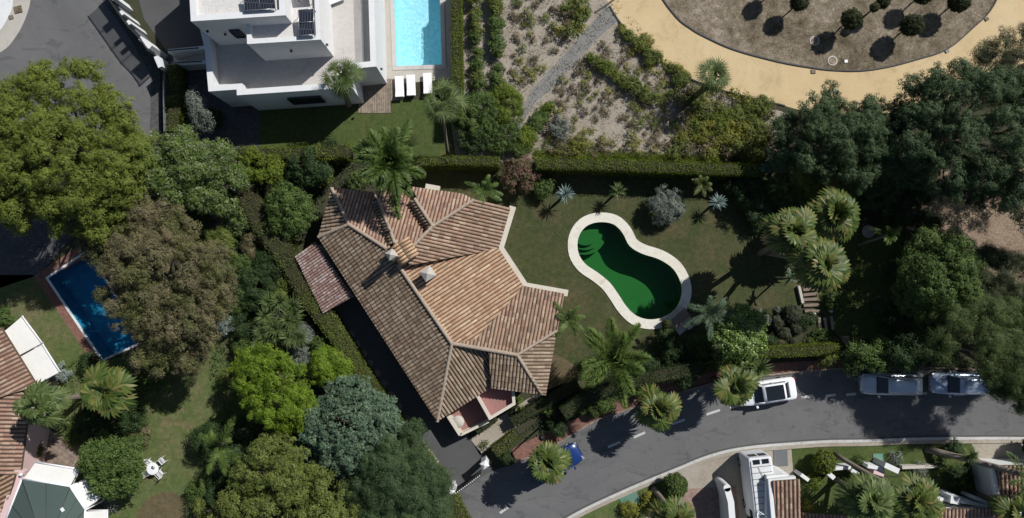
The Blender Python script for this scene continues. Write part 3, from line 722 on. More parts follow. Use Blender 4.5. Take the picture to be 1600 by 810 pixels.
# ------------------------------------------------------------------ vehicles
def paint(name, col, metal=.25, rough=.3):
    m, nt, b = newmat(name); b.inputs['Base Color'].default_value = (*col, 1); b.inputs['Metallic'].default_value = metal; b.inputs['Roughness'].default_value = rough
    b.inputs['Coat Weight'].default_value = .6; b.inputs['Coat Roughness'].default_value = .06; return m
def car(px, py, ang, L, Wd, Hh, pm, label, hood=.24, boot=.1, estate=False, pano=False, rails=False, hatch=False):
    """nose along local +x. lofted body shell, greenhouse, glass, wheels, lamps"""
    c = W(px, py, Hh * .5); t = thing('parked_car', label, 'car', (c.x, c.y, 0), ang, 'cars parked along the road')
    def shell(stations, mi_fn=None):
        mb = MB(); n = len(stations[0][1]); vs = []; fs = []
        for x, ring in stations:
            for (y, z) in ring: vs.append((x, y, z))
        for i in range(len(stations) - 1):
            for k in range(n): fs.append((i * n + k, (i + 1) * n + k, (i + 1) * n + (k + 1) % n, i * n + (k + 1) % n))
        fs.append(tuple(range(n))); fs.append(tuple((len(stations) - 1) * n + k for k in range(n - 1, -1, -1)))
        mb.add(vs, fs, 0, True); return mb
    hw = Wd / 2; belt = Hh * .6
    def ring(w_, zt, zb=.22): return [(-w_ * .86, zb), (-w_ * .97, zb + .15), (-w_, zt * .66), (-w_ * .95, zt * .93), (-w_ * .84, zt), (-w_ * .4, zt + .025), (w_ * .4, zt + .025), (w_ * .84, zt), (w_ * .95, zt * .93), (w_, zt * .66), (w_ * .97, zb + .15), (w_ * .86, zb)]
    xs = [(-.5, .72, .8, .38), (-.49, .86, .9, .3), (-.46, .95, .97, .24), (-.38, .99, 1.0, .2), (-.2, 1, 1.0, .2), (.1, 1, 1.0, .2), (.24, .99, .97, .2), (.36, .97, .9, .2), (.44, .92, .82, .24), (.485, .78, .72, .28), (.5, .6, .64, .36)]
    if estate or hatch: xs[0] = (-.5, .84, .92, .3); xs[1] = (-.49, .93, .98, .26)
    body = shell([(x * L, ring(hw * a, belt * b, zb)) for x, a, b, zb in xs])
    o = body.build('body', pm, t, world=False)
    x_f = L * (.5 - hood) ; x_b = -L * (.5 - boot)
    rf = x_f - L * .13; rb = x_b + L * (.05 if (estate or hatch) else .12)
    wb, wt = hw * .86, hw * .70
    zt = Hh
    # greenhouse: glass block with a painted roof panel and pillars above it
    gh = MB(); lo = [(x_f, -wb * .9), (x_b, -wb * .88), (x_b, wb * .88), (x_f, wb * .9)]; hi = [(rf, -wt), (rb, -wt * .97), (rb, wt * .97), (rf, wt)]
    vs = [(x, y, belt - .02) for x, y in lo] + [(x, y, zt - .07) for x, y in hi]
    gh.add(vs, [(4, 5, 6, 7)[::-1]], 0)
    gh.build('cabin_shell', M['black'], t, world=False)
    for nm, ids in (('windscreen', (0, 3, 7, 4)), ('rear_window', (2, 1, 5, 6)), ('side_window', (1, 0, 4, 5)), ('side_window', (3, 2, 6, 7))):
        g = MB(); g.add([vs[i] for i in ids], [(0, 1, 2, 3)], 0); g.build(nm, M['glass_dark'], t, world=False)
    rfm = MB(); e = .03
    grid = []
    for i in range(5):
        x = rf + .03 + (rb - .05 - rf) * i / 4
        for j in range(5):
            y = (-1 + 2 * j / 4) * (wt + e); grid.append((x, y, zt - .07 + .07 * (1 - (2 * j / 4 - 1) ** 2) ** .5 * (1 - .35 * (i / 2 - 1) ** 2) + .0))
    rfm.add(grid + [(p[0], p[1], zt - .1) for p in grid], [(i * 5 + j, i * 5 + j + 1, i * 5 + j + 6, i * 5 + j + 5) for i in range(4) for j in range(4)], 0, True)
    rim = [0, 1, 2, 3, 4, 9, 14, 19, 24, 23, 22, 21, 20, 15, 10, 5]
    rfm.add([], [])
    rfm.f += [[rim[(i + 1) % 16], rim[i], rim[i] + 25, rim[(i + 1) % 16] + 25] for i in range(16)]; rfm.m += [0] * 16; rfm.sm += [False] * 16
    ro = fixn(rfm.build('roof', pm, t, world=False))
    for s in (-1, 1):
        for (q0, q1, rr_) in (((x_f, s * wb * .9, belt), (rf, s * wt, zt - .06), .045), ((x_b, s * wb * .88, belt), (rb, s * wt * .97, zt - .06), .06), (((rf + rb) / 2, s * wb * .9, belt), ((rf + rb) / 2, s * wt, zt - .06), .04)):
            g = MB(); g.tube([q0, q1], rr_, 6); g.build('roof_pillar', pm, t, world=False)
    if pano:
        g = MB(); g.box(((rf + rb) / 2 - .05, 0, zt + .012), (abs(rf - rb) - .35, wt * 1.72, .03)); g.build('sunroof', M['glass_dark'], t, world=False, bevel=.01)
    if rails:
        for s in (-1, 1):
            g = MB(); g.tube([(rf - .1, s * wt * .98, zt - .03), (rf - .2, s * wt * .98, zt + .04), (rb + .2, s * wt * .98, zt + .04), (rb + .1, s * wt * .98, zt - .03)], .022, 6); g.build('roof_rail', M['rim'], t, world=False)
    for sx in (.5 - .19, -.5 + .2):
        for s in (-1, 1):
            q = MB(); rr = .33 * (Hh / 1.5) ** .5
            q.tube([(sx * L, s * (hw - .22), rr), (sx * L, s * (hw - .01), rr)], rr, 18); wl = q.build('wheel', M['rubber'], t, world=False)
            g = MB(); g.tube([(sx * L, s * (hw - .02), rr), (sx * L, s * (hw + .012), rr)], rr * .62, 14); g.build('rim', M['rim'], wl, world=False)
    for s in (-1, 1):
        g = MB(); g.box((L * .463, s * hw * .68, belt * .72), (.2, .34, .13), s * -.35); g.build('headlight', M['rim'], t, world=False, bevel=.03)
        g = MB(); g.box((-L * .487, s * hw * .72, belt * .82), (.12, .28, .16), s * .25); g.build('tail_light', mat('tail_red', (.35, .02, .02), .25), t, world=False, bevel=.02)
        g = MB(); g.box((x_f - .12, s * (hw + .07), belt + .06), (.16, .2, .13), s * .2); g.build('wing_mirror', pm, t, world=False, bevel=.03)
    for sx in (.492, -.497):
        g = MB(); g.box((sx * L, 0, .42), (.05, .5, .11)); g.build('number_plate', M['white_metal'], t, world=False)
    # seams, grille and wipers
    g = MB(); g.box((L * .494, 0, .56), (.05, Wd * .5, .12)); g.build('grille', M['black'], t, world=False, bevel=.01)
    g = MB()
    for s in (-1, 1): g.box((x_f + .015, s * .3, belt + .03), (.02, .5, .02), .12)
    g.build('wipers', M['black'], t, world=False)
    return t
# ================================================================== THE SETTING
# pool outlines (pixels of the water edge, at coping level)
kid_out = smooth_loop([(903, 372), (915, 354), (935, 347), (958, 350), (973, 364), (984, 384), (1003, 396), (1030, 405), (1052, 420), (1064, 442), (1065, 462), (1056, 483), (1037, 496), (1015, 500), (994, 494), (978, 479), (966, 461), (952, 442), (934, 427), (914, 413), (903, 395)], 4)
lp = [(75, 435), (160, 562), (225, 533), (136, 394)]
vp = [(614, -30), (687, -30), (691, 102), (619, 104)]
BIG = [(-95, -75), (95, -75), (95, 75), (-95, 75)]
def wl(px): return [W2(p, 0) for p in px]
# ground with holes for the pools
loops = [[Vector((x, y, 0)) for x, y in BIG]] + [wl(kid_out), wl(lp), wl(vp)]
tri = tessellate_polygon([[Vector((q.x, q.y, 0)) for q in l] for l in loops]); vs = [q for l in loops for q in l]
mb = MB(); mb.add(vs, [tuple(t) if (vs[t[1]] - vs[t[0]]).cross(vs[t[2]] - vs[t[0]]).z > 0 else tuple(reversed(t)) for t in tri])
mb.build('ground', M['soil'])['kind'] = 'structure'

road_n = [(560, 900), (640, 842), (701, 782), (735, 757), (768, 737), (803, 725), (850, 706), (890, 683), (933, 658), (985, 640), (1040, 622), (1100, 604), (1150, 593), (1205, 587), (1265, 581), (1320, 577), (1400, 576), (1480, 577), (1620, 585), (1760, 600)]
road_s = [(1760, 686), (1600, 683), (1500, 683), (1420, 684), (1350, 687), (1290, 688), (1228, 692), (1180, 696), (1135, 703), (1095, 715), (1061, 729), (1000, 754), (950, 776), (910, 795), (880, 812), (840, 840), (800, 880)]
sheet('road', smooth_line(road_n, 3) + smooth_line(road_s, 3), .008, M['asphalt'])
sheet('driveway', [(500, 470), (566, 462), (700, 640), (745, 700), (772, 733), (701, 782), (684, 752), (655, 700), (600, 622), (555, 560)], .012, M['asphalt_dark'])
sheet('brick_pavement', [(788, 724), (803, 700), (860, 672), (905, 652), (960, 622), (1030, 600), (1100, 583), (1190, 569), (1330, 560), (1420, 560), (1420, 575), (1320, 576), (1205, 586), (1100, 603), (985, 638), (933, 656), (870, 692), (830, 714)], .016, M['red_brick'])
# south kerb (a real step) and the pale gutter behind it
def kerb(name, px, w0, w1, z1, m):
    k = MB(); strip(k, [W2(p) for p in px], w0, w1, 0, z1); o = fixn(k.build(name, m)); o['kind'] = 'structure'; return o
ks = smooth_line(road_s, 4)
kerb('kerb', ks, .0, .2, .13, M['kerb']); kerb('kerb_channel', ks, -.12, 0, .02, M['asphalt_dark']); kerb('gutter', ks, .2, .48, .1, M['beige_paving'])
kerb('kerb', smooth_line(road_n[5:], 4), -.0, .14, .12, M['stone_paving'])
for x0, y0, x1, y1 in [(781, 802, 794, 793), (860, 752, 880, 740), (950, 699, 969, 691), (990, 684, 1008, 676), (1050, 663, 1070, 656), (1104, 648, 1125, 641), (1141, 638, 1153, 634), (1213, 626, 1236, 622), (1252, 621.5, 1271, 618.5), (1290, 619, 1306, 617), (1322, 617, 1337, 616), (1376, 616, 1394, 615), (1430, 616, 1448, 615), (1490, 617, 1508, 617)]:
    a, b = W(x0, y0), W(x1, y1); d = (b - a).normalized(); s = Vector((-d.y, d.x, 0)) * .09
    k = MB(); z = Vector((0, 0, .014)); k.add([a - s + z, b - s + z, b + s + z, a + s + z], [(0, 1, 2, 3)]); k.build('road_marking', M['marking'])['kind'] = 'structure'
sheet('lawn', [(640, 255), (1210, 262), (1212, 345), (1240, 400), (1252, 477), (1160, 485), (1120, 520), (1010, 580), (930, 600), (850, 650), (820, 560), (700, 420)], .008, M['lawn'], [kid_out])
sheet('lawn', [(1282, 360), (1400, 350), (1436, 520), (1400, 545), (1320, 540), (1272, 470)], .008, M['lawn_green'])
sheet('lawn', [(-60, 430), (60, 430), (158, 566), (236, 545), (330, 490), (370, 480), (430, 700), (350, 860), (60, 860), (120, 740), (70, 640), (-60, 600)], .008, M['lawn_dry'])
sheet('brick_paving', [(52, 432), (130, 380), (150, 394), (75, 435), (160, 562), (150, 575)], .016, M['red_brick'])
sheet('stone_patio', [(48, 668), (78, 672), (125, 700), (125, 740), (30, 740), (30, 700)], .016, M['stone_paving'])
sheet('patio', [(305, 310), (380, 318), (395, 360), (330, 375), (290, 350)], .016, M['stone_paving'])
sheet('dark_path', [(-60, 330), (130, 350), (60, 430), (-60, 470)], .008, M['dark_paving'])
sheet('brown_earth', [(1395, 270), (1700, 250), (1700, 470), (1530, 430), (1480, 385), (1400, 350)], .008, M['brown_earth'])
sheet('bare_lawn', smooth_loop([(850, 560), (885, 562), (905, 590), (880, 622), (850, 640)], 5), .012, M['lawn_bare'])
sheet('bare_lawn', smooth_loop([(215, 800), (250, 770), (285, 778), (320, 830), (260, 880), (205, 860)], 5), .012, M['lawn_bare'])
sheet('garden_path', [(735, 687), (775, 655), (830, 620), (880, 600), (890, 612), (830, 650), (790, 680), (750, 712)], .012, M['beige_paving'])
# top: sloping plot, gravel path, yellow path, oval of dry grass
sheet('dry_slope', [(712, -90), (960, -90), (965, 40), (1075, 130), (1240, 180), (1215, 252), (700, 256)], .004, M['slope_soil'])
sheet('gravel_path', smooth_line([(948, 8), (885, 82), (832, 140), (812, 180), (772, 248)], 4) + smooth_line([(791, 249), (812, 205), (834, 163), (868, 133), (930, 65), (966, 32)], 4), .012, M['gravel'])
outer = smooth_line([(925, -70), (940, -20), (953, 10), (971, 38), (1003, 73), (1060, 114), (1115, 137), (1173, 153), (1217, 163), (1257, 173), (1330, 178), (1413, 174), (1480, 158), (1540, 130), (1620, 90), (1760, 20)], 4)
sheet('yellow_path', outer + [(1760, -180), (925, -180)], .016, M['yellow_path'])
oval = smooth_line([(1024, -60), (1030, -12), (1057, 27), (1078, 44), (1100, 57), (1147, 78), (1217, 97), (1267, 106), (1300, 110), (1343, 111), (1387, 105), (1433, 93), (1480, 77), (1520, 44), (1547, 17), (1565, -20), (1580, -70)], 4)
sheet('dry_grass_oval', oval + [(1580, -180), (1024, -180)], .022, M['dry_grass'])
kerb('path_edging', oval, -.05, .05, .1, M['steel'] if False else M['asphalt_dark'])
kerb('path_edging', outer[8:34], -.05, .05, .08, M['asphalt_dark'])
kerb('path_edging', smooth_line([(930, 20), (948, 8), (975, -12)], 2), -.06, .06, .1, M['asphalt_dark'])
# cul-de-sac
sheet('turning_circle', [(-120, -90), (150, -90), (160, 0), (205, 62), (236, 120), (237, 215), (-120, 215)], .008, M['asphalt'])
sheet('pavement', smooth_loop([(-20, -40), (30, -50), (47, -10), (42, 22), (26, 55), (0, 82), (-60, 100), (-80, 0)], 5), .016, M['concrete'])
sheet('pavement', smooth_loop([(-20, -50), (12, -50), (20, 0), (12, 28), (-10, 55), (-60, 60), (-70, 0)], 5), .03, M['white'])
sheet('pavement', [(152, -60), (172, -60), (180, 0), (226, 60), (250, 112), (252, 205), (234, 205), (236, 120), (206, 62), (160, 2)], .02, M['dark_paving'])
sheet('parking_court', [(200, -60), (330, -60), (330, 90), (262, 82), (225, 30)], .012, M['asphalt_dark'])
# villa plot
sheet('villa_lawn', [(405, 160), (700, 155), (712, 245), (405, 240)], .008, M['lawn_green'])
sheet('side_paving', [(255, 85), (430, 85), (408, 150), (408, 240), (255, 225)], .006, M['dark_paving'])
sheet('pool_terrace', [(570, -90), (712, -90), (713, 122), (600, 134), (570, 134)], .012, M['concrete'], [vp])
k = MB(); k.prism([W2(p)[:2] for p in [(560, 125), (628, 123), (628, 157), (610, 158), (611, 177), (560, 177)]], .0, .05); fixn(k.build('wooden_deck', M['wood_deck']))['kind'] = 'structure'
# south side of the road
sheet('forecourt', [(985, 770), (1061, 731), (1135, 706), (1240, 694), (1240, 765), (1240, 900), (950, 900)], .006, M['beige_paving'])
sheet('pink_paving', [(1058, 765), (1150, 760), (1165, 900), (1000, 900), (1035, 800)], .012, M['pink_paving'])
sheet('small_lawn', [(1236, 694), (1350, 689), (1515, 686), (1525, 700), (1528, 745), (1240, 742)], .008, M['lawn_green'])
sheet('small_lawn', [(880, 815), (950, 778), (1035, 743), (1070, 758), (985, 830), (880, 850)], .008, M['lawn_dry'])
sheet('small_lawn', [(1250, 745), (1530, 748), (1530, 860), (1250, 860)], .008, M['lawn_green'])
sheet('forecourt', [(1515, 686), (1760, 684), (1760, 900), (1530, 900), (1528, 715)], .012, M['beige_paving'])
for px, c, nm, lb in (([(1208, 703), (1230, 702), (1231, 728), (1209, 729)], 'grey_panel', 'hatch_cover', 'dark grey square ground hatch in the beige forecourt beside the white van'), ([(964, 772), (992, 763), (1002, 785), (976, 798)], 'green_panel', 'hatch_cover', 'pale green ground hatch on the dry verge at the left end of the kerb'), ([(1364, 709), (1380, 709), (1380, 727), (1363, 726)], 'green_panel', 'hatch_cover', 'small mint green ground hatch in the lawn before the white wall')):
    k = MB(); k.prism([W2(p)[:2] for p in px], 0, .05); tag(k.build(nm, M[c]), lb, 'hatch')

# ================================================================== POOLS
def pool_water(name, tint, rough, wave, strength, edge=.35):
    m, nt, b = newmat(name)
    t = nt.nodes.new('ShaderNodeBsdfTransparent'); t.inputs[0].default_value = (*tint, 1)
    g = nt.nodes.new('ShaderNodeBsdfGlossy'); g.inputs['Roughness'].default_value = rough
    f = nt.nodes.new('ShaderNodeFresnel'); f.inputs[0].default_value = 1.33
    n = noise(nt, wave, 3, .6); k = nt.nodes.new('ShaderNodeBump'); k.inputs['Strength'].default_value = strength; k.inputs['Distance'].default_value = .05
    nt.links.new(n.outputs[0], k.inputs['Height']); nt.links.new(k.outputs[0], g.inputs['Normal']); nt.links.new(k.outputs[0], f.inputs['Normal'])
    x = nt.nodes.new('ShaderNodeMixShader'); nt.links.new(f.outputs[0], x.inputs[0]); nt.links.new(t.outputs[0], x.inputs[1]); nt.links.new(g.outputs[0], x.inputs[2])
    nt.links.new(x.outputs[0], nt.nodes['Material Output'].inputs[0]); return m
def basin(name, px, depth, m, parent, water_m, wz=-.12, floor=None):
    P = [W2(p)[:2] for p in px]; n = len(P); mb = MB()
    vs = [(*p, .0) for p in P] + [(*p, -depth) for p in P]
    a = sum(P[i][0] * P[(i + 1) % n][1] - P[(i + 1) % n][0] * P[i][1] for i in range(n))
    mb.add(vs, [(i, (i + 1) % n, n + (i + 1) % n, n + i) for i in range(n)])
    tri = tessellate_polygon([[Vector((*p, 0)) for p in P]]); mb.add([(*p, -depth) for p in P], [tuple(t) for t in tri], 1 if floor else 0)
    mb.build(name, [m] + ([floor] if floor else []), parent)
    wa = MB(); wa.add([(*p, wz) for p in P], [tuple(t) if (Vector(P[t[1]]) - Vector(P[t[0]])).cross(Vector(P[t[2]]) - Vector(P[t[0]])) > 0 else tuple(reversed(t)) for t in tri]); wa.build('water', water_m, parent)
def coping(px, w, m, parent, inset=0.0, z=.07):
    P = [W2(p) for p in px]; mb = MB(); n = len(P)
    a = sum(P[i][0] * P[(i + 1) % n][1] - P[(i + 1) % n][0] * P[i][1] for i in range(n))
    s = -1 if a > 0 else 1
    strip(mb, P, s * -.03, s * w, .0, z, closed=True); return fixn(mb.build('coping', m, parent))
# kidney pool with clear green water
c = W(985, 430); kp = thing('swimming_pool', 'kidney shaped swimming pool with green water and cream coping on the lawn', 'swimming pool', (c.x, c.y, 0))
M['pool_green'] = surf('pool_green_lining', [(.02, .125, .03), (.027, .15, .04), (.023, .135, .04)], [(.02, .12, .03), (.032, .165, .045)], .25, 3, .25, rough=.7, bmp=0)
basin('basin', kid_out, 2.0, M['pool_green'], kp, pool_water('green_water', (.72, .9, .72), .02, 3.5, .1))
coping(kid_out, .72, M['coping'], kp)
st = MB()
for i, (r, z) in enumerate(((1.75, -1.25), (1.4, -.95), (1.05, -.65))):
    q = W(916, 362); st.prism([(q.x + r * math.cos(a), q.y + r * math.sin(a)) for a in np.linspace(0, 2 * math.pi, 40)[:-1]], -2.0, z)
st.build('steps', M['pool_green'], kp)
k = MB(); q = W(1030, 475); k.lathe((q.x, q.y, -1.99), [(.11, 0), (.11, .01)], 14); k.build('drain', M['white'], kp)
# pool in the neighbour's garden, far left
c = W(150, 480); lpo = thing('swimming_pool', 'rectangular deep blue swimming pool half hidden under the brown tree', 'swimming pool', (c.x, c.y, 0))
M['pool_blue'] = surf('pool_blue_lining', [(.02, .25, .38), (.04, .36, .52), (.12, .5, .65)], [(.02, .2, .38), (.06, .33, .55)], 1.3, 5, .35, rough=.6, bmp=0)
basin('basin', lp, 1.6, M['pool_blue'], lpo, pool_water('blue_water', (.62, .9, .97), .03, 5, .2))
coping(lp, .14, M['white'], lpo, z=.05)
# villa pool
c = W(652, 40); vpo = thing('swimming_pool', 'rectangular turquoise swimming pool on the pale terrace of the white villa', 'swimming pool', (c.x, c.y, 0))
m_, nt_, b_ = newmat('pool_turquoise_lining'); n_ = noise(nt_, 4.5, 3, .5, dist=.8); r_ = ramp(nt_, [(.36, .72, .8), (.46, .8, .86), (.6, .88, .92)], [.35, .5, .68]); nt_.links.new(n_.outputs[0], r_.inputs[0]); nt_.links.new(r_.outputs[0], b_.inputs['Base Color']); M['pool_turq'] = m_
basin('basin', vp, 1.3, M['pool_turq'], vpo, pool_water('turquoise_water', (.88, .97, 1.0), .04, 4, .25), -.06)
coping(vp, .3, M['terrace_grey'], vpo, z=.05)

# ================================================================== TILED VILLA (middle)
c = W(690, 470); vil = thing('tiled_villa', 'large villa with a many sided terracotta tile roof in the middle', 'house', (c.x, c.y, 0))
pSW = Plane((603, 390), 4.5, (-.840, .542), .34)
pN1 = Plane((603, 390), 4.5, (.2, -.98), .34)
pN2 = Plane((615, 380), 4.72, (.2, -.98), .34)
pN3 = Plane((676, 354), 4.75, (.2, -.98), .33)
pW = Plane((545, 351), 3.95, (-.98, .1), .38)
pE1 = Plane((676, 354), 4.75, (.97, .2), .34)
pCE = Plane((706, 537), 4.5, (.832, -.554), .205)
pS2 = Plane((760, 548), 4.5, (.2, -.98), .29)
pEE = Plane((807, 554), 4.45, (1, .04), .4)
pSL = Plane((706, 537), 4.5, (.53, .845), .33)
pSR = Plane((780, 550), 4.5, (-.1, 1), .36)
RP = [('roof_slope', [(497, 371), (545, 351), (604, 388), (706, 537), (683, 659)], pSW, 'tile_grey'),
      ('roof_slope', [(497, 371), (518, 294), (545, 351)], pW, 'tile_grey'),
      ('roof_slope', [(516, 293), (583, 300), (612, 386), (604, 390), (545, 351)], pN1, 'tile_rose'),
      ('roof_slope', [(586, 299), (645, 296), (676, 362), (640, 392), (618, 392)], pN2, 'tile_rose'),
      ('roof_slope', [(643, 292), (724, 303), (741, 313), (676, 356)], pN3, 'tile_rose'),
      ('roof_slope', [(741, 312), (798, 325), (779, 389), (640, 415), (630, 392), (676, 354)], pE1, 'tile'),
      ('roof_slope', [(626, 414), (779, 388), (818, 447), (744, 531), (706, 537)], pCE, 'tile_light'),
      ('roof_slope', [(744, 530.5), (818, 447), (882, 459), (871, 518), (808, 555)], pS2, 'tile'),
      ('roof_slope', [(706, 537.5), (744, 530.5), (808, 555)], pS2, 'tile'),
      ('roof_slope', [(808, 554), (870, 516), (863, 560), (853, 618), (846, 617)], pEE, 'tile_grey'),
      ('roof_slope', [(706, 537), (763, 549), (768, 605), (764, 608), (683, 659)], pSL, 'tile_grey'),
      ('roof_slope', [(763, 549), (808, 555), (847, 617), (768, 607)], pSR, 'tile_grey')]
for i, (nm, poly, pl, m) in enumerate(RP): roof_plane(nm, poly, pl, M[m], vil, bed='tile_bed')
# narrow side strips between the stepped northern slopes
def strip_plane(a, b, wpx, zr, zl):
    p = W(a[0], a[1], zr[0]); q = W(b[0], b[1], zr[1]); d = (b[0] - a[0], b[1] - a[1]); n = math.hypot(*d)
    l0 = (a[0] - wpx, a[1] + 4); l1 = (b[0] - wpx, b[1] + 5)
    return [a, b, l1, l0]
for (a, b, zz, pl0) in (((591, 312), (617, 380), 4.9, pN2), ((648, 311), (677, 355), 4.95, pN3)):
    za = pl0.hit(a); zb = pl0.hit(b); m3 = MB(); L = (zb - za); n = max(3, int(L.length / .24)); sdir = Vector((-1, -.35, 0)).normalized()
    for i in range(n):
        t = (i + .5) / n; o0 = za + L * t + Vector((0, 0, .05)); o1 = o0 + sdir * .55 + Vector((0, 0, -.26)); m3.tube([o0, o1], [.085, .1], 8)
    m3.add([za, zb, zb + sdir * .5 + Vector((0, 0, -.26)), za + sdir * .5 + Vector((0, 0, -.26))], [(0, 1, 2, 3)], 1)
    m3.build('roof_side', [M['tile_grey'], M['tile_bed']], vil)
rg = MB()
def RG(a, pa, b, pb, r=.13):
    g_ = MB(); ridge(g_, pa.hit(a), pb.hit(b), r); g_.build('ridge_tiles', M['mortar'], vil)
RG((545, 351), pW, (518, 294), pW); RG((545, 351), pSW, (497, 371), pSW); RG((545, 351), pSW, (604, 389), pSW, .14); RG((622, 414), pSW, (706, 537), pSW, .15)
RG((706, 537), pSW, (683, 659), pSL); RG((706, 537), pSL, (808, 555), pSR, .15); RG((808, 555), pS2, (870, 517), pS2, .11); RG((808, 555), pSR, (847, 617), pSR)
RG((676, 354), pN3, (741, 312), pN3, .12); RG((676, 354), pE1, (640, 390), pE1); RG((591, 312), pN2, (617, 380), pN2); RG((648, 311), pN3, (677, 355), pN3, .14)
# walls under the eaves
wm = MB(); wp = [W2(p, 3)[:2] for p in [(505, 368), (524, 305), (640, 302), (722, 312), (785, 333), (768, 388), (808, 452), (862, 468), (858, 515), (842, 600), (768, 594), (688, 644)]]
wm.prism(wp, 0, 2.75); wm.build('wall', M['cream'], vil)
nw = len(wp)
for i in range(nw):
    p0, p1 = Vector(wp[i]), Vector(wp[(i + 1) % nw]); L_ = (p1 - p0).length
    if L_ < 2.6: continue
    d_ = (p1 - p0).normalized(); ctr = sum((Vector(p) for p in wp), Vector((0, 0))) / nw
    for j in range(max(1, int(L_ / 3.2))):
        m_ = p0.lerp(p1, (j + .5) / max(1, int(L_ / 3.2))); n_ = Vector((d_.y, -d_.x)); n_ = n_ if n_.dot(m_ - ctr) > 0 else -n_; rz_ = math.atan2(d_.y, d_.x)
        q = MB()
        for z_ in (.9, 2.1): q.box((m_.x + n_.x * .04, m_.y + n_.y * .04, z_), (1.3, .1, .08), rz_)
        for s_ in (-.65, 0, .65): q.box((m_.x + d_.x * s_ + n_.x * .04, m_.y + d_.y * s_ + n_.y * .04, 1.5), (.08, .1, 1.28), rz_)
        wd_ = q.build('window', M['soffit'], vil); g = MB(); g.box((m_.x + n_.x * .02, m_.y + n_.y * .02, 1.5), (1.25, .03, 1.15), rz_); g.build('pane', M['glass_dark'], wd_)
# cream parapet and gutter along the garden side
gp = [W2(p, 3.0) for p in [(799, 322), (779, 388), (819, 449), (887, 461)]]
g = MB(); strip(g, gp, -.12, .36, 2.7, 3.02); fixn(g.build('gutter_parapet', M['cream'], vil))
g = MB(); strip(g, [W2(p, 3.0) for p in [(664, 293), (686, 297)]], -.3, .3, 2.5, 2.9); fixn(g.build('parapet_corner', M['cream'], vil))
# chimneys
def pyramid(mb, c, w, h, mi=0, rz=0.0, skirt=.12):
    Mr = Matrix.Rotation(rz, 3, 'Z'); vs = [Mr @ Vector((a * w / 2, b * w / 2, 0)) + Vector(c) for a, b in ((-1, -1), (1, -1), (1, 1), (-1, 1))]
    lo = [v - Vector((0, 0, skirt)) for v in vs]; top = Vector(c) + Vector((0, 0, h))
    mb.add(vs + lo + [top], [(0, 1, 8), (1, 2, 8), (2, 3, 8), (3, 0, 8), (4, 5, 1, 0), (5, 6, 2, 1), (6, 7, 3, 2), (7, 4, 0, 3), (7, 6, 5, 4)], mi)
ang = R(33)
for (px_, py_, zt, wch, z0) in ((610, 398, 6.6, .55, 4.2), (668, 428, 5.6, .7, 3.9)):
    p = W(px_, py_, zt); q = MB(); q.box((p.x, p.y, (zt + z0) / 2 - .25), (wch, wch, zt - z0 - .3), ang); ch = q.build('chimney', M['cream'], vil)
    q = MB()
    for a in range(4): 
        o_ = Matrix.Rotation(ang + a * math.pi / 2, 3, 'Z') @ Vector((wch * .42, wch * .42, 0)); q.box((p.x + o_.x, p.y + o_.y, zt - .3), (.09, .09, .3), ang)
    q.build('cap_legs', M['cream'], ch)
    q = MB(); pyramid(q, (p.x, p.y, zt - .08), wch * (1.1 if px_ < 640 else 1.2), .28, 0, ang, .06); q.build('chimney_cap', M['concrete'], ch)
# broad flue stack with its own little tiled hat
p = W(631, 393, 5.5); q = MB(); q.box((p.x, p.y, 4.55), (1.15, 1.35, 1.7), ang); ch = q.build('chimney_stack', M['cream'], vil)
hat = MB(); Mr = Matrix.Rotation(ang + R(0), 3, 'Z')
for s in (-1, 1):
    for i in range(6):
        y = -.62 + i * .25
        a = Mr @ Vector((0.0, y, .26)) + Vector((p.x, p.y, 5.4)); b = Mr @ Vector((s * .78, y, .02)) + Vector((p.x, p.y, 5.4)); hat.tube([a, b], [.085, .1], 8, 0)
    vs = [Mr @ Vector(v) + Vector((p.x, p.y, 5.4)) for v in ((0, -.75, .24), (s * .76, -.75, 0), (s * .76, .75, 0), (0, .75, .24))]; hat.add(vs, [(0, 1, 2, 3)], 1)
hat.build('tiled_hat', [M['tile_light'], M['tile_bed']], ch)
# terrace: upper box and lower balcony with balustrade
ub = [W2(p, 2.9)[:2] for p in [(742, 617), (765, 655), (805, 632), (803, 600), (768, 596)]]
q = MB(); q.prism([W2(p, 2.6)[:2] for p in [(742, 617), (765, 655), (805, 632), (803, 600), (768, 596)]], 0, 2.35); tb = q.build('upper_terrace', M['pink_wall'], vil)
q = MB(); zb = 2.35; P_ = [W2(p, 2.9) for p in [(743, 617), (765, 656), (805, 632), (803, 606)]]; strip(q, P_, 0, .16, 0, 2.9); fixn(q.build('parapet', M['pink_wall'], vil)); 
q = MB(); strip(q, P_, -.03, .19, 2.9, 2.95); fixn(q.build('parapet_cap', M['cream'], vil))
q = MB(); q.add([W2(p, 2.36) for p in [(742, 617), (765, 655), (805, 632), (803, 600), (768, 596)]], [(0, 1, 2, 3, 4)]); q.build('terrace_floor', M['red_floor'], vil)
q = MB(); q.prism([W2(p, 1.5)[:2] for p in [(700, 646), (719, 676), (766, 652), (742, 610), (700, 630)]], 0, 1.1); q.build('lower_terrace', M['cream'], vil)
q = MB(); q.add([W2(p, 1.11) for p in [(700, 646), (719, 676), (766, 652), (742, 610), (700, 630)]], [(0, 1, 2, 3, 4)]); q.build('terrace_floor', M['red_floor'], vil)
q = MB(); a_, b_2, c_2 = W2((699, 648), 1.9), W2((719.5, 680), 1.9), W2((763, 659), 1.9)
strip(q, [a_, b_2], -.14, .14, 0, 1.9); strip(q, [b_2, c_2], -.1, .1, 1.8, 1.9); strip(q, [b_2, c_2], -.1, .1, 0, 1.2)
for i in range(11):
    p = b_2.lerp(c_2, (i + .5) / 11); q.lathe((p.x, p.y, 1.2), [(.07, 0), (.045, .1), (.085, .25), (.05, .45), (.07, .6)], 8)
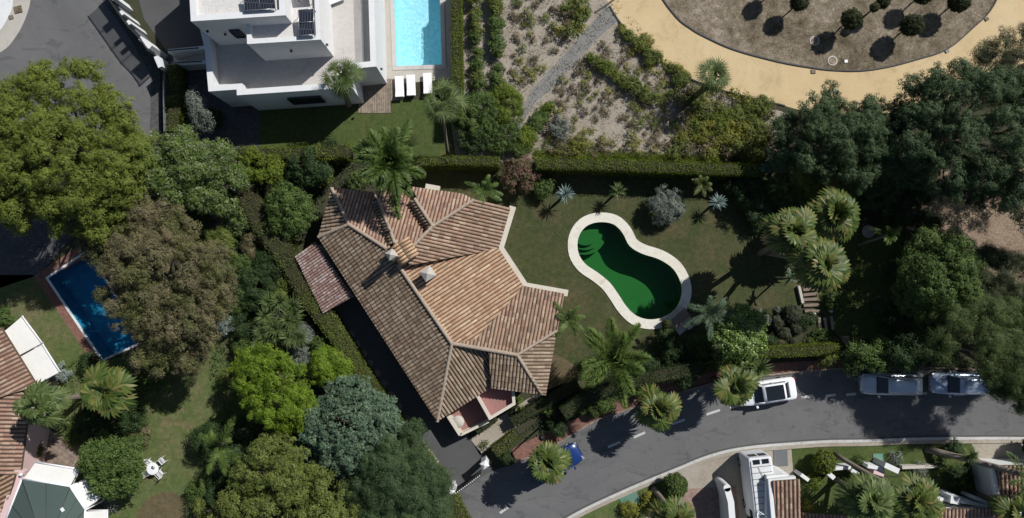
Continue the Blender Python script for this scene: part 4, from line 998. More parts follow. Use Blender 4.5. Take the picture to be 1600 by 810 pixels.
fixn(q.build('balustrade', M['cream'], vil))
p = W(716, 659, 1.8); t = thing('round_table', 'round pale table in the corner of the balustraded terrace', 'table', (p.x, p.y, 1.11)); q = MB(); q.lathe((p.x, p.y, 1.82), [(.42, -.03), (.45, 0), (.44, .03)], 24); q.build('table_top', M['stone_pale'], t); q = MB(); q.lathe((p.x, p.y, 1.12), [(.25, 0), (.08, .1), (.06, .66)], 12); q.build('pedestal', M['stone_pale'], t)
# annex with a lower pink tile roof
c = W(503, 433); anx = thing('tiled_annex', 'low annex with a mottled pink tile roof beside the villa', 'outbuilding', (c.x, c.y, 0))
pAX = Plane((520, 420), 2.6, (-.84, .54), .12)
roof_plane('roof', [(461, 401), (492, 378), (552, 463), (505, 490)], pAX, M['tile_pink'], anx, pitch=.2, tl=.3, r=.08)
q = MB(); q.prism([W2(p, 2.3)[:2] for p in [(465, 402), (493, 382), (546, 462), (506, 485)]], 0, 2.15); q.build('wall', M['cream'], anx)

# ================================================================== WHITE VILLA (top)
c = W(450, 60); wv = thing('white_villa', 'modern white flat roofed villa with stacked blocks', 'house', (c.x, c.y, 0))
def block(px, z0, z1, par, t, floor_m, nm, parent=wv, top=None):
    """white block with parapet; px are pixels of its outer top edge, counter-clockwise in the picture plane"""
    P = [W2(p, z1)[:2] for p in px]; n = len(P)
    a = sum(P[i][0] * P[(i + 1) % n][1] - P[(i + 1) % n][0] * P[i][1] for i in range(n))
    if a < 0: P = P[::-1]
    I = offset_loop(P, t); mb = MB()
    vs = [(*p, z0) for p in P] + [(*p, z1) for p in P] + [(*p, z1) for p in I] + [(*p, z1 - par) for p in I]
    fs = []
    for i in range(n):
        j = (i + 1) % n
        fs += [(i, j, n + j, n + i), (n + i, n + j, 2 * n + j, 2 * n + i), (2 * n + i, 2 * n + j, 3 * n + j, 3 * n + i)]
    mb.add(vs, fs); o = mb.build(nm, M['white'], parent)
    fl = MB(); tri = tessellate_polygon([[Vector((*p, 0)) for p in I]])
    fl.add([(*p, z1 - par) for p in I], [tuple(t) if (Vector(I[t[1]]) - Vector(I[t[0]])).cross(Vector(I[t[2]]) - Vector(I[t[0]])) > 0 else tuple(reversed(t)) for t in tri]); fl.build('roof_deck', floor_m, parent)
    return P
block([(325.6, 143), (369.5, 140), (370, 149), (549, 137), (546, 108), (588, 104), (580, -150), (303, -150), (318, 60)], 0, 4.25, 1.0, .42, M['terrace_grey'], 'lower_storey')
block([(386, 69), (499, 62.5), (515, 80), (507, 20), (498, -150), (380, -150)], 3.2, 6.7, .3, .32, M['white_gravel'], 'upper_storey') if False else block([(386, 69), (501, 62), (492, -150), (374, -150)], 3.2, 6.7, .3, .32, M['white_gravel'], 'upper_storey')
block([(298, 33.5), (446, 24), (438, -150), (288, -150)], 3.2, 7.8, .3, .4, M['white_gravel'], 'top_storey')
# windows: recessed panes with frames in the south faces
def wall_window(px0, px1, z0, z1, parent=wv, out=.04, mull=1):
    a = W(px0[0], px0[1], z1); b = W(px1[0], px1[1], z1); d = (b - a).normalized(); nrm = Vector((d.y, -d.x, 0)); L = (b - a).length; rz = math.atan2(d.y, d.x); m = (a + b) / 2
    q = MB(); fr = .07
    for z in (z0, z1): q.box((m.x + nrm.x * out, m.y + nrm.y * out, z), (L, .1, fr), rz)
    for i in range(mull + 2):
        p = a.lerp(b, i / (mull + 1)); q.box((p.x + nrm.x * out, p.y + nrm.y * out, (z0 + z1) / 2), (fr, .1, z1 - z0), rz)
    w_ = q.build('window', M['steel'], parent); g = MB(); g.box((m.x + nrm.x * .02, m.y + nrm.y * .02, (z0 + z1) / 2), (L, .03, z1 - z0), rz); g.build('pane', M['glass_dark'], w_)
wall_window((449, 154), (500, 150.5), 1.4, 2.9)
wall_window((358, 47.5), (373, 46.8), 4.7, 6.0, mull=0)
q = MB()
for (x, y, z) in ((352, 54, 5.6), (324, 49, 6.8), (455, 80, 5.2), (511, 70, 5.4), (423, 163, 1.2), (596, 108, 3.9)):
    p = W(x, y, z); q.box((p.x, p.y, z), (.14, .14, .14))
q.build('wall_lamp', M['steel'], wv)
# glass balustrade line and a terrace step
q = MB(); strip(q, [W2(p, 4.1) for p in [(561, -60), (566, 101)]], -.02, .02, 3.26, 4.1)
m_, nt_, b_ = newmat('clear_glass'); b_.inputs['Alpha'].default_value = .25; b_.inputs['Roughness'].default_value = .05; b_.inputs['Base Color'].default_value = (.5, .55, .55, 1); M['clear'] = m_
q.build('glass_screen', M['clear'], wv)
# solar panels
for i, (px, zz, lb) in enumerate((([(382, 17), (430, 14), (428, -14), (380, -12)], 8.0, 'dark solar panel pair on the highest white roof, left'), ([(464, -2), (490, -4), (489, -30), (463, -28)], 6.95, 'dark solar panel cut by the top edge on the gravel roof'), ([(467, 56), (491, 54.5), (490, 14), (466, 16)], 6.95, 'dark solar panel at the corner of the lower gravel roof'))):
    P = [W2(p, zz + (.0 if j < 2 else .25)) for j, p in enumerate(px)]; c = sum(P, Vector()) / 4
    t = thing('solar_panel', lb, 'solar panel', (c.x, c.y, zz - .6)); up = Vector((0, 0, .04))
    q = MB(); q.add(P + [p - up for p in P], [(0, 1, 2, 3), (7, 6, 5, 4), (0, 4, 5, 1), (1, 5, 6, 2), (2, 6, 7, 3), (3, 7, 4, 0)]); fixn(q.build('cells', M['solar'], t))
    q = MB()
    for j in range(4): q.tube([P[j] + up * .5, P[(j + 1) % 4] + up * .5], .03, 4)
    m0 = (P[0] + P[1]) / 2; m1 = (P[2] + P[3]) / 2; 
    if i == 0: q.tube([m0 + up, m1 + up], .02, 4)
    else: q.tube([(P[0] + P[3]) / 2 + up, (P[1] + P[2]) / 2 + up], .02, 4)
    q.build('frame', M['rim'], t)
    q = MB()
    for p in P: q.tube([p - up, (p.x, p.y, zz - .5)], .03, 4)
    q.build('stand', M['steel'], t)
# lounge chair on the upper terrace
def lounger(px, py, z, ang, label, group='sun loungers by the turquoise pool', L=1.75, w_=.68):
    p = W(px, py, z + .35); t = thing('sun_lounger', label, 'sun lounger', (p.x, p.y, z), ang, group)
    q = MB(); q.box((0, .22, .3), (w_, L * .68, .1)); q.build('seat_cushion', M['cushion'], t, world=False, bevel=.03)
    q = MB(); Mx = Matrix.Rotation(R(18), 3, 'X'); q.box((0, -L * .33 - .02, .38), (w_, L * .34, .09), M=Matrix.Rotation(R(-22), 3, 'X')); q.build('backrest', M['cushion'], t, world=False, bevel=.03)
    for a in (-1, 1):
        for b in (-1, 1): q = MB(); q.box((a * w_ * .42, b * L * .38, .125), (.05, .05, .25)); q.build('leg', M['rim'], t, world=False)
    q = MB(); q.box((0, 0, .235), (w_ * .96, L * .95, .03)); q.build('frame', M['white_metal'], t, world=False)
lounger(624, 135, .05, R(3), 'white sun lounger on the deck, nearest the villa'); lounger(642, 133, .05, R(3), 'white sun lounger in the middle of the three by the pool'); lounger(668, 130, .05, R(3), 'white sun lounger beside the fan palm by the pool')
lounger(520, -2, 3.25, R(-68), 'white reclining chair on the upper terrace of the white villa', None)
# side steps and low walls on the villa's left
c = W(290, 90); sw = thing('entrance_stair', 'grey blue outdoor stair with low white walls beside the white villa', 'stair', (c.x, c.y, 0))
for (a, b, h) in (((262, 80), (322, 74), 1.9), ((268, 100), (322, 97), 1.3), ((310, 25), (322, 74), 1.9)):
    q = MB(); strip(q, [W2(a, h), W2(b, h)], -.14, .14, 0, h); fixn(q.build('side_wall', M['white'], sw))
for i in range(7):
    p = W(274 + i * 7, 90, .2 + i * .15); q = MB(); q.box((p.x, p.y, .1 + i * .075), (.34, .8, .2 + i * .15)); q.build('step', M['terrace_grey'], sw)
for (a, b, h) in (((262, 79), (310, 75), 2.1), ((262, 99), (315, 96), 1.6)):
    q = MB(); q.tube([W2(a, h), W2(b, h)], .05, 6); q.build('handrail', M['black'], sw)

# ================================================================== BOUNDARY ON THE CUL-DE-SAC
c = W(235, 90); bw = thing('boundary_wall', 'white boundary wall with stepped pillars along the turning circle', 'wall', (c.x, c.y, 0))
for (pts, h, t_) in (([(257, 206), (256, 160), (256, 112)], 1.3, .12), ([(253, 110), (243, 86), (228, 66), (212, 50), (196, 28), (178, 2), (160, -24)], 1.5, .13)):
    q = MB(); strip(q, [W2(p, h) for p in pts], -.08, .08, 0, h); fixn(q.build('wall_segment', M['wall_shade'], bw))
for (a, b, h, t_) in (((250, 105), (243, 88), 2.3, .15), ((235, 74), (218, 59), 2.4, .17), ((203, 38), (199, 32), 2.3, .1), ((192, 23), (188, 17), 2.3, .1), ((178, -1), (171, -11), 2.4, .15)):
    q = MB(); strip(q, [W2(a, h), W2(b, h)], -t_, t_, 0, h); fixn(q.build('pillar', M['white'], bw))
c = W(205, 40); fn = thing('metal_fence', 'dark slatted metal fence standing on the white wall of the turning circle', 'fence', (c.x, c.y, 0))
fl = [(244, 88), (230, 68), (214, 52), (198, 30), (180, 4), (160, -24)]
for i in range(5):
    a, b = W2(fl[i], 1.5), W2(fl[i + 1], 1.5); q = MB(); n = max(2, int((b - a).length / .12))
    for j in range(n):
        p = a.lerp(b, j / n); q.box((p.x, p.y, 2.1), (.06, .06, 1.2), .7)
    for z in (1.56, 2.65): q.tube([(a.x, a.y, z), (b.x, b.y, z)], .035, 5)
    q.build('slat_panel', M['steel'], fn)
    q = MB(); q.box((a.x, a.y, 2.1), (.1, .1, 1.25), .7); q.build('post', M['steel'], fn)
# ================================================================== LEFT NEIGHBOUR
c = W(10, 620); ln = thing('tiled_house', 'house with sunlit brown tile roof cut by the left edge', 'house', (c.x, c.y, 0))
pA = Plane((30, 560), 3.0, (.86, -.5), .3)
roof_plane('roof_slope', [(-60, 560), (2, 512), (58, 603), (-60, 640)], pA, M['tile_rose'], ln, pitch=.3)
pB = Plane((30, 660), 3.0, (1, .08), .3)
roof_plane('roof_slope', [(-60, 630), (50, 604), (32, 742), (-60, 742)], pB, M['tile_rose'], ln, pitch=.3)
pC = Plane((10, 780), 2.9, (-.9, .45), .25)
roof_plane('roof_slope', [(-60, 742), (24, 742), (-6, 860), (-60, 860)], pC, M['tile_light'], ln, pitch=.3)
q = MB(); q.prism([W2(p, 2.8)[:2] for p in [(-60, 560), (2, 522), (50, 604), (28, 740), (-20, 860), (-60, 860)]], 0, 2.7); q.build('wall', M['pink_wall'], ln)
q = MB(); strip(q, [W2(p, 3.0) for p in [(30, 735), (-5, 850)]], -.35, .35, 2.5, 3.0); fixn(q.build('parapet', M['pink_wall'], ln))
q = MB(); q.lathe((W(35, 741, 3).x, W(35, 741, 3).y, 3.0), [(.1, 0), (.12, .2), (.08, .3)], 10); q.build('vent', M['white'], ln)
def awning(px, z, zdrop, label, legs=True, group=None, front=(1, 2), col='white'):
    P = [W2(p, z) for p in px]
    for i in front: P[i] = W2(px[i], z - zdrop)
    c = sum(P, Vector()) / 4; t = thing('awning', label, 'awning', (c.x, c.y, 0), 0, group)
    up = Vector((0, 0, .05)); q = MB(); q.add(P + [p - up for p in P], [(0, 1, 2, 3), (7, 6, 5, 4), (0, 4, 5, 1), (1, 5, 6, 2), (2, 6, 7, 3), (3, 7, 4, 0)]); fixn(q.build('canopy', M['white_canvas'], t))
    q = MB(); q.tube([P[front[0]] + up, P[front[1]] + up], .06, 8); q.tube([P[3 - front[1]] + up if False else P[(front[1] + 1) % 4] + up, P[(front[0] - 1) % 4] + up], .05, 8); q.build('roller_bar', M['white_metal'], t)
    for i in front:
        k_ = (i + 1) % 4 if i == front[1] else (i - 1) % 4
        q = MB(); q.tube([P[i] - up * 2, P[i].lerp(P[k_], .5) - up * 4, P[k_] - up * 6], .03, 6); q.build('arm', M['white_metal'], t)
    return t
M['white_canvas'] = surf('white_canvas', [(.62, .6, .56), (.72, .7, .66)], [(.6, .58, .54), (.76, .74, .7)], .6, 5, .3, rough=.9, bmp=.1)
awning([(8, 517), (35, 494), (66, 536), (27, 557)], 2.6, .3, 'cream awning at the tile roof, upper one of the pair above the pool lawn')
awning([(28, 560), (67, 538), (94, 581), (55, 602)], 2.6, .3, 'cream awning at the tile roof, lower one of the pair, beside the fan palm')
c = W(70, 790); pv = thing('conservatory', 'pavilion with a dark green grey sheet roof in the bottom left corner', 'pavilion', (c.x, c.y, 0))
apex = W(72, 860, 4.2)
rim_px = [(2, 830), (34, 749), (110, 760), (133, 797), (128, 870)]
Rm_ = [W2(p, 3.0) for p in rim_px]
q = MB()
for i in range(len(Rm_) - 1): q.add([Rm_[i], Rm_[i + 1], apex], [(0, 1, 2)])
fixn(q.build('roof', M['conserv'], pv))
q = MB()
for i in range(len(Rm_) - 1):
    q.tube([Rm_[i], Rm_[i + 1]], .07, 6)
q.build('gutter', M['white_metal'], pv)
q = MB()
for i in range(1, len(Rm_) - 1): q.tube([Rm_[i] + Vector((0, 0, .02)), apex], .025, 4)
for i in range(len(Rm_) - 1):
    m_ = (Rm_[i] + Rm_[i + 1]) / 2; q.tube([m_ + Vector((0, 0, .02)), apex], .015, 4)
q.build('glazing_bars', M['steel'], pv)
q = MB(); p = W(99, 796, 3.4); q.box((p.x, p.y, 3.52), (.2, .28, .06), .6); q.build('roof_vent', M['white_metal'], pv)
q = MB()
for p in Rm_: q.tube([(p.x, p.y, 0), p], .06, 6)
q.build('posts', M['white_metal'], pv)
awning([(37, 748), (56, 722), (124, 733), (109, 760)], 3.0, .45, 'white awning panel on the upper side of the green grey pavilion')
awning([(110, 761), (134, 751), (157, 778), (133, 796)], 3.0, .45, 'white awning panel on the slanted side of the green grey pavilion')
awning([(133, 800), (168, 798), (168, 850), (131, 850)], 3.0, .45, 'white awning panel cut by the bottom edge of the photo')
# white garden table and four chairs
p = W(238, 733, .74); t = thing('garden_table', 'round white metal garden table on the lawn', 'table', (p.x, p.y, 0))
q = MB(); q.lathe((p.x, p.y, .72), [(.44, 0), (.46, .015), (.46, .03), (.42, .035)], 28); q.build('table_top', M['white_metal'], t)
q = MB(); q.tube([(p.x, p.y, .1), (p.x, p.y, .72)], .04, 8)
for a in range(3): q.tube([(p.x, p.y, .15), (p.x + .35 * math.cos(a * 2.1), p.y + .35 * math.sin(a * 2.1), .02)], .025, 6)
q.build('pedestal', M['white_metal'], t)
q = MB(); q.lathe((p.x + .05, p.y + .1, .755), [(.12, 0), (.14, .02), (.05, .03)], 14); tag(q.build('tray', M['rim']), 'small metal tray on the white garden table', 'tray')
def gchair(a, r, label):
    o = thing('garden_chair', label, 'chair', (p.x + r * math.cos(a), p.y + r * math.sin(a), 0), a - math.pi / 2 + math.pi, 'white metal chairs around the garden table')
    q = MB()
    for i in range(7): q.box((0, -.18 + i * .06, .44), (.42, .035, .02))
    q.box((-.21, 0, .43), (.025, .42, .03)); q.box((.21, 0, .43), (.025, .42, .03)); q.build('seat', M['white_metal'], o, world=False)
    q = MB()
    for i in range(6): q.tube([(-.18 + i * .072, -.22, .44), (-.18 + i * .072, -.36, .86)], .012, 5)
    q.tube([(-.2, -.36, .87), (.2, -.36, .87)], .02, 6); q.build('backrest', M['white_metal'], o, world=False)
    for sx in (-1, 1):
        for sy in (-1, 1): q = MB(); q.tube([(sx * .19, sy * .19, .43), (sx * .24, sy * .26, 0)], .016, 6); q.build('leg', M['white_metal'], o, world=False)
        q = MB(); q.tube([(sx * .22, -.26, .62), (sx * .24, .18, .64), (sx * .22, .2, .43)], .016, 6); q.build('armrest', M['white_metal'], o, world=False)
gchair(R(42), .74, 'white metal garden chair at the upper right of the table, pulled out'); gchair(R(140), .55, 'white metal garden chair at the upper left of the table')
gchair(R(215), .52, 'white metal garden chair at the lower left, pushed under the table'); gchair(R(-48), .58, 'white metal garden chair at the lower right of the table')

# ================================================================== SOUTH SIDE HOUSES
c = W(1250, 790); h1 = thing('tiled_house', 'small white house with a dark striped tile roof beside the white van', 'house', (c.x, c.y, 0))
q = MB(); q.prism([W2(p, 3.3)[:2] for p in [(1199, 750), (1200, 745), (1228, 743), (1244, 749), (1252, 830), (1252, 900), (1200, 900)]], 0, 3.1); q.build('wall', M['white'], h1)
q = MB(); strip(q, [W2(p, 3.4) for p in [(1244, 751), (1207, 755), (1216, 860)]], -.28, .0, 3.0, 3.4); fixn(q.build('parapet', M['white'], h1))
roof_plane('roof', [(1207, 752), (1250, 749), (1252, 900), (1222, 900)], Plane((1228, 752), 3.5, (.05, 1), .12), M['tile_rose'], h1, pitch=.3, r=.1)
roof_plane('lower_roof', [(1254, 802), (1320, 806), (1330, 900), (1254, 900)], Plane((1280, 803), 2.6, (.05, 1), .2), M['tile_rose'], h1, pitch=.26)
c = W(1540, 770); h2 = thing('tiled_house', 'house with brown tile roofs in the bottom right corner behind palms', 'house', (c.x, c.y, 0))
roof_plane('roof', [(1553, 728), (1640, 726), (1640, 798), (1566, 798)], Plane((1590, 728), 3.1, (.1, 1), .12), M['tile_rose'], h2, pitch=.3, r=.1)
roof_plane('roof', [(1457, 796), (1566, 794), (1572, 900), (1466, 900)], Plane((1500, 796), 2.9, (.08, 1), .2), M['tile_rose'], h2, pitch=.27)
q = MB(); q.prism([W2(p, 2.8)[:2] for p in [(1556, 732), (1640, 732), (1640, 900), (1466, 900), (1464, 803), (1570, 801)]], 0, 2.75); q.build('wall', M['white'], h2)
q = MB(); strip(q, [W2(p, 3.0) for p in [(1550, 727), (1563, 797)]], -.1, .1, 2.7, 3.1); fixn(q.build('parapet', M['white'], h2))
q = MB()
for (a, b) in (((1452, 780), (1488, 782)), ((1488, 782), (1548, 792)), ((1524, 779), (1547, 787))): strip(q, [W2(a, 1.6), W2(b, 1.6)], -.12, .12, 0, 1.6)
fixn(q.build('garden_wall', M['white'], h2))
q = MB(); p = W(1493, 782, 2.0); q.box((p.x, p.y, 1.0), (.7, .55, 2.0), -.15); q.build('pillar', M['white'], h2)
q = MB(); q.prism([W2(p, .02)[:2] for p in [(1452, 784), (1545, 786), (1560, 800), (1455, 800)]], 0, .05); q.build('terrace', M['stone_paving'], h2)
# low white walls with pillars along the front gardens
gw = thing('garden_wall', 'broken line of low white and brick garden wall blocks between two house fronts', 'wall', tuple(W(1340, 730)))
for (a, b, h, wd, m_) in (((1252, 742), (1264, 751), 1.3, .13, 'white'), ((1294, 739), (1304, 748), 1.14, .16, 'white'), ((1302, 733), (1330, 731), .9, .12, 'white'), ((1331, 735), (1342, 742), 1.1, .14, 'white'), ((1356, 729), (1380, 733), 1.3, .13, 'white'), ((1366, 736), (1382, 741), 1.2, .22, 'pink_wall'), ((1383, 727), (1405, 737), 1.7, .2, 'white'), ((1410, 731), (1470, 729), .5, .12, 'stone_pale')):
    q = MB(); strip(q, [W2(a, h), W2(b, h)], -wd, wd, 0, h); fixn(q.build('wall_block', M[m_], gw))
# tapered white wall left of the van
q = MB(); P_ = [W2(p, 2.3) for p in [(1137, 763), (1143, 785), (1152, 900)]]; strip(q, P_, -.26, .2, 0, 2.3); q.lathe((P_[0].x - .03, P_[0].y, 0), [(.27, 0), (.27, 2.3)], 14, smooth=False)
tag(fixn(q.build('garden_wall', M['white'])), 'tall white round ended wall left of the white van', 'wall')
p = W(1128, 760, 1.2); t = thing('post_lamp', 'thin dark post with a small lantern beside the round ended wall', 'lamp post', (p.x, p.y, 0)); q = MB(); q.tube([(p.x, p.y, 0), (p.x, p.y, 1.1)], .03, 6); q.build('post', M['black'], t); q = MB(); q.lathe((p.x, p.y, 1.1), [(.06, 0), (.12, .08), (.1, .22), (.02, .3)], 8); q.build('lantern', M['black'], t)
# white van with the ribbed roof
c = W(1183, 757, 1.2); van = thing('parked_van', 'white box van with ribbed roof parked nose down in the forecourt', 'van', (c.x, c.y, 0), R(-84))
Lv, Wv, Hv = 4.7, 1.75, 2.7
M['white_van'] = surf('van_body', [(.6, .61, .62), (.68, .68, .69)], [(.58, .59, .6), (.7, .7, .71)], 1, 6, .3, rough=.5, bmp=.03); M['van_seam'] = mat('van_seam', (.12, .12, .125), .6)
q = MB(); q.box((0, 0, 1.45), (Lv, Wv, 2.3)); q.build('body', M['white_van'] if 'white_van' in M else paint('van_white', (.72, .74, .76), 0, .45), van, world=False, bevel=.16)
q = MB(); q.box((-.1, 0, 2.62), (Lv * .86, Wv * .84, .08)); rf_ = q.build('roof', M['white_van_roof'] if 'white_van_roof' in M else surf('van_roof', [(.55, .55, .54), (.68, .68, .67)], [(.5, .5, .49), (.74, .74, .73)], 1.2, 6, .4, rough=.5, bmp=.05), van, world=False, bevel=.03)
q = MB()
for i in range(9): q.box((-1.7 + i * .44, 0, 2.672), (.03, Wv * .84, .03))
q.build('roof_ribs', M['van_seam'], rf_, world=False)
for s in (-1, 1):
    q = MB(); q.box((-2.05, s * .33, 2.67), (.34, .5, .04)); q.build('roof_hatch', M['glass_dark'], rf_, world=False, bevel=.01)
    q = MB(); q.box((-Lv / 2 - .01, s * .36, 1.9), (.03, .55, .6)); q.build('rear_window', M['glass_dark'], van, world=False)
    for x in (-1.5, 1.6): q = MB(); q.tube([(x, s * (Wv / 2 - .2), .34), (x, s * (Wv / 2 + .01), .34)], .34, 16); wl_ = q.build('wheel', M['rubber'], van, world=False); q = MB(); q.tube([(x, s * (Wv / 2), .34), (x, s * (Wv / 2 + .02), .34)], .2, 12); q.build('rim', M['rim'], wl_, world=False)
    q = MB(); q.tube([(1.5, s * .7, 2.66), (1.6, s * .78, 2.9), (2.45, s * .78, 2.9), (2.6, s * .72, 2.3)], .04, 6); q.build('roof_rail', M['white_metal'], van, world=False)
    q = MB(); q.box((1.95, s * (Wv / 2 + .012), 1.85), (.7, .03, .6)); q.build('side_window', M['glass_dark'], van, world=False)
    q = MB(); q.box((2.25, s * (Wv / 2 + .16), 1.6), (.14, .22, .26)); q.build('wing_mirror', M['black'], van, world=False, bevel=.02)
q = MB(); q.box((Lv / 2 + .0, 0, 2.0), (.06, Wv * .85, .75)); q.build('windscreen', M['glass_dark'], van, world=False)
q = MB()
for i in range(2): q.tube([(1.65 + i * .7, -.78, 2.9), (1.65 + i * .7, .78, 2.9)], .03, 6)
q.tube([(1.3, -.8, 2.92), (2.5, .8, 2.95)], .04, 6); q.build('roof_rack', M['white_metal'], van, world=False)
q = MB(); q.tube([(-.9, -.2, 2.78), (-.7, .1, 2.95), (-.95, .15, 2.78)], .04, 6); q.tube([(-1.7, -.25, 2.72), (.4, .5, 2.72)], .015, 4); q.build('aerial', M['steel'], van, world=False)

# ================================================================== CARS
SIL = paint('silver_paint', (.55, .58, .62), .35, .3); WHT = paint('white_paint', (.78, .79, .8), 0, .25); BLU = paint('blue_paint', (.01, .035, .15), .2, .25); SIL2 = paint('silver_blue_paint', (.42, .5, .62), .35, .28); BLK = paint('black_paint', (.01, .01, .012), .1, .2)
car(1199, 613, R(180 + 8.5), 4.45, 1.78, 1.46, WHT, 'white car with a black glass roof parked under the fan palm', hood=.25, boot=.12, pano=True)
car(1392, 601, R(180 - 1), 4.4, 1.68, 1.72, SIL, 'silver estate car with roof rails parked in the tree shade', hood=.24, boot=.02, estate=True, rails=True)
car(1501, 600, R(180 - 1), 4.3, 1.68, 1.75, SIL2, 'silver blue off road car half under the tree at the right', hood=.25, boot=.02, estate=True, rails=True)
car(871, 725, R(30), 4.0, 1.66, 1.42, BLU, 'bright blue hatchback parked under the kerbside fan palm', hood=.22, boot=.02, hatch=True)

# ================================================================== GATE, WALLS, SMALL THINGS
c = W(735, 755); gt = thing('sliding_gate', 'dark ornamental driveway gate running between the two white gate pillars', 'gate', (c.x, c.y, 0))
a, b = W(705, 768, 0), W(752, 734, 0); d = (b - a).normalized(); q = MB(); n = 34
for i in range(n + 1):
    p = a.lerp(b, i / n); q.tube([(p.x, p.y, .1), (p.x, p.y, 1.45 + .12 * math.sin(i / n * math.pi))], .018, 5)
q.build('bars', M['black'], gt)
q = MB()
for z in (.12, .8, 1.4): q.tube([(a.x, a.y, z), (b.x, b.y, z)], .035, 6)
q.build('rails', M['black'], gt)
q = MB()
for i in range(17):
    p = a.lerp(b, (i + .5) / 17); q.lathe((p.x, p.y, 1.5 + .1 * math.sin(i / 17 * math.pi)), [(.01, 0), (.05, .06), (.01, .16)], 6)
q.build('finials', M['white_metal'], gt)
for (px_, py_, lab, r_) in ((757, 727, 'white gate pillar beside the round clipped bushes', R(33)), (703, 768, 'white ornate gate pillar at the end of the long hedge', R(33))):
    p = W(px_, py_, 2.0); t = thing('gate_pillar', lab, 'pillar', (p.x, p.y, 0)); q = MB(); q.box((p.x, p.y, .95), (.42, .42, 1.9), r_); q.build('shaft', M['white'], t)
    q = MB(); q.box((p.x, p.y, 1.93), (.54, .52, .08), r_); pyramid(q, (p.x, p.y, 2.0), .5, .2, 0, r_, .04); q.build('cap', M['white'], t)
t_ = thing('gate_scroll', 'white scrolled wing of masonry beside the ornate gate pillar', 'ornament', tuple(W(708, 770)))
for (a_, b_3) in (((700, 778), (708, 760)), ((698, 773), (711, 766))):
    q = MB(); strip(q, [W2(a_, 1.5), W2(b_3, 1.5)], -.09, .09, 0, 1.5); fixn(q.build('scroll_wing', M['white'], t_))
q = MB(); strip(q, [W2(p, 1.3) for p in [(643, 686), (655, 704), (672, 732), (690, 765)]], -.02, .2, 0, 1.3); tag(fixn(q.build('boundary_wall', M['stone_pale'])), 'pale low wall between the long hedge and the driveway planter', 'wall')
q = MB(); strip(q, [W2(p, .2) for p in [(660, 690), (684, 722), (675, 733)]], -.06, .06, 0, .22); tag(fixn(q.build('planter_edge', M['stone_pale'])), 'narrow stone edging of the planting strip by the driveway', 'edging')
# stepping stones along the dark driveway edge
SS = [(548, 523), (557, 538), (567, 553), (577, 568), (588, 584), (599, 600), (610, 618), (622, 636), (634, 655)]
for i, (x, y) in enumerate(SS):
    p = W(x, y, .05); q = MB(); q.lathe((p.x, p.y, 0), [(.3, 0), (.31, .03), (.28, .05)], 10, smooth=False)
    tag(q.build('stepping_stone', M['stone_paving']), 'round stepping stone in the shaded strip between long hedge and driveway', 'stepping stone', 'stepping stones along the driveway hedge')
# pool side terrace with bench and stone slab
q = MB(); q.prism([W2(p, .1)[:2] for p in [(1040, 497), (1063, 476), (1077, 490), (1083, 508), (1062, 524)]], 0, .1); tag(q.build('stone_platform', M['stone_pale']), 'pale stone platform at the lower right end of the kidney pool', 'platform')
p = W(1064, 497, .45); t = thing('sun_bench', 'slatted wooden lounger on the stone platform by the pool', 'lounger', (p.x, p.y, .1), R(42))
q = MB()
for i in range(8): q.box((-.62 + i * .18, 0, .3), (.13, .62, .03))
q.build('slats', M['wood'], t, world=False); q = MB()
for s in (-1, 1): q.box((0, s * .33, .27), (1.5, .06, .08))
q.build('frame', M['wood'], t, world=False)
for a in (-1, 1):
    for b in (-1, 1): q = MB(); q.box((a * .62, b * .3, .13), (.07, .07, .26)); q.build('leg', M['wood'], t, world=False)
q = MB(); p = W(1083, 505, .3); q.box((p.x, p.y, .2), (1.2, .42, .4), R(40)); tag(q.build('stone_block', M['stone_pale'], bevel=.04), 'pale rectangular stone block beside the slatted lounger', 'block')
# steps on the right
st_ = thing('garden_steps', 'garden steps with a pale edge and sleepers below the fan palms', 'steps', tuple(W(1275, 480)))
q = MB(); strip(q, [W2((1249, 447), .3), W2((1255, 474), .3)], -.1, .1, 0, .3); fixn(q.build('side_edge', M['stone_pale'], st_))
for i, (x, y, a) in enumerate(((1267, 452, .1), (1267, 460, .1), (1268, 468, .05), (1268, 477, .05), (1270, 486, 0))):
    p = W(x, y, .15); q = MB(); q.box((p.x, p.y, .07 + .02 * (4 - i)), (1.2, .22, .16), a); q.build('tread', M['wood'], st_)  # dark wood tone carries the palms' shade on the pale treads
for i, (x, y) in enumerate(((1281, 507), (1290, 507), (1300, 505))):
    p = W(x, y, .1); q = MB(); q.box((p.x, p.y, .08), (.2, 1.05, .16), R(6)); q.build('sleeper', M['mortar'], st_)
for i, (x, y, lb) in enumerate(((1272, 491, 'left of the pair'), (1299, 486, 'right of the pair'))):
    p = W(x, y, .5); q = MB(); q.lathe((p.x, p.y, 0), [(.06, 0), (.06, .4), (.13, .45), (.14, .55), (.07, .62)], 10); tag(q.build('garden_light', M['white']), 'small white path light at the foot of the steps, ' + lb, 'light')
p = W(1323, 531, .4); t = thing('flower_pot', 'square terracotta pot of soil at the right of the garden steps', 'pot', (p.x, p.y, 0)); q = MB(); q.box((p.x, p.y, .2), (.5, .5, .4), .1); q.build('pot', M['pot'], t, bevel=.04); q = MB(); q.box((p.x, p.y, .4), (.38, .38, .03), .1); q.build('soil', M['brown_earth'], t)
p = W(1357, 362, .7); t = thing('garden_table', 'round pale table under the small palm at the right', 'table', (p.x, p.y, 0)); q = MB(); q.lathe((p.x, p.y, .68), [(.46, 0), (.5, .02), (.48, .04)], 24); q.build('table_top', M['beige_paving'], t); q = MB(); q.tube([(p.x, p.y, 0), (p.x, p.y, .7)], .05, 8); q.build('pedestal', M['white_metal'], t)
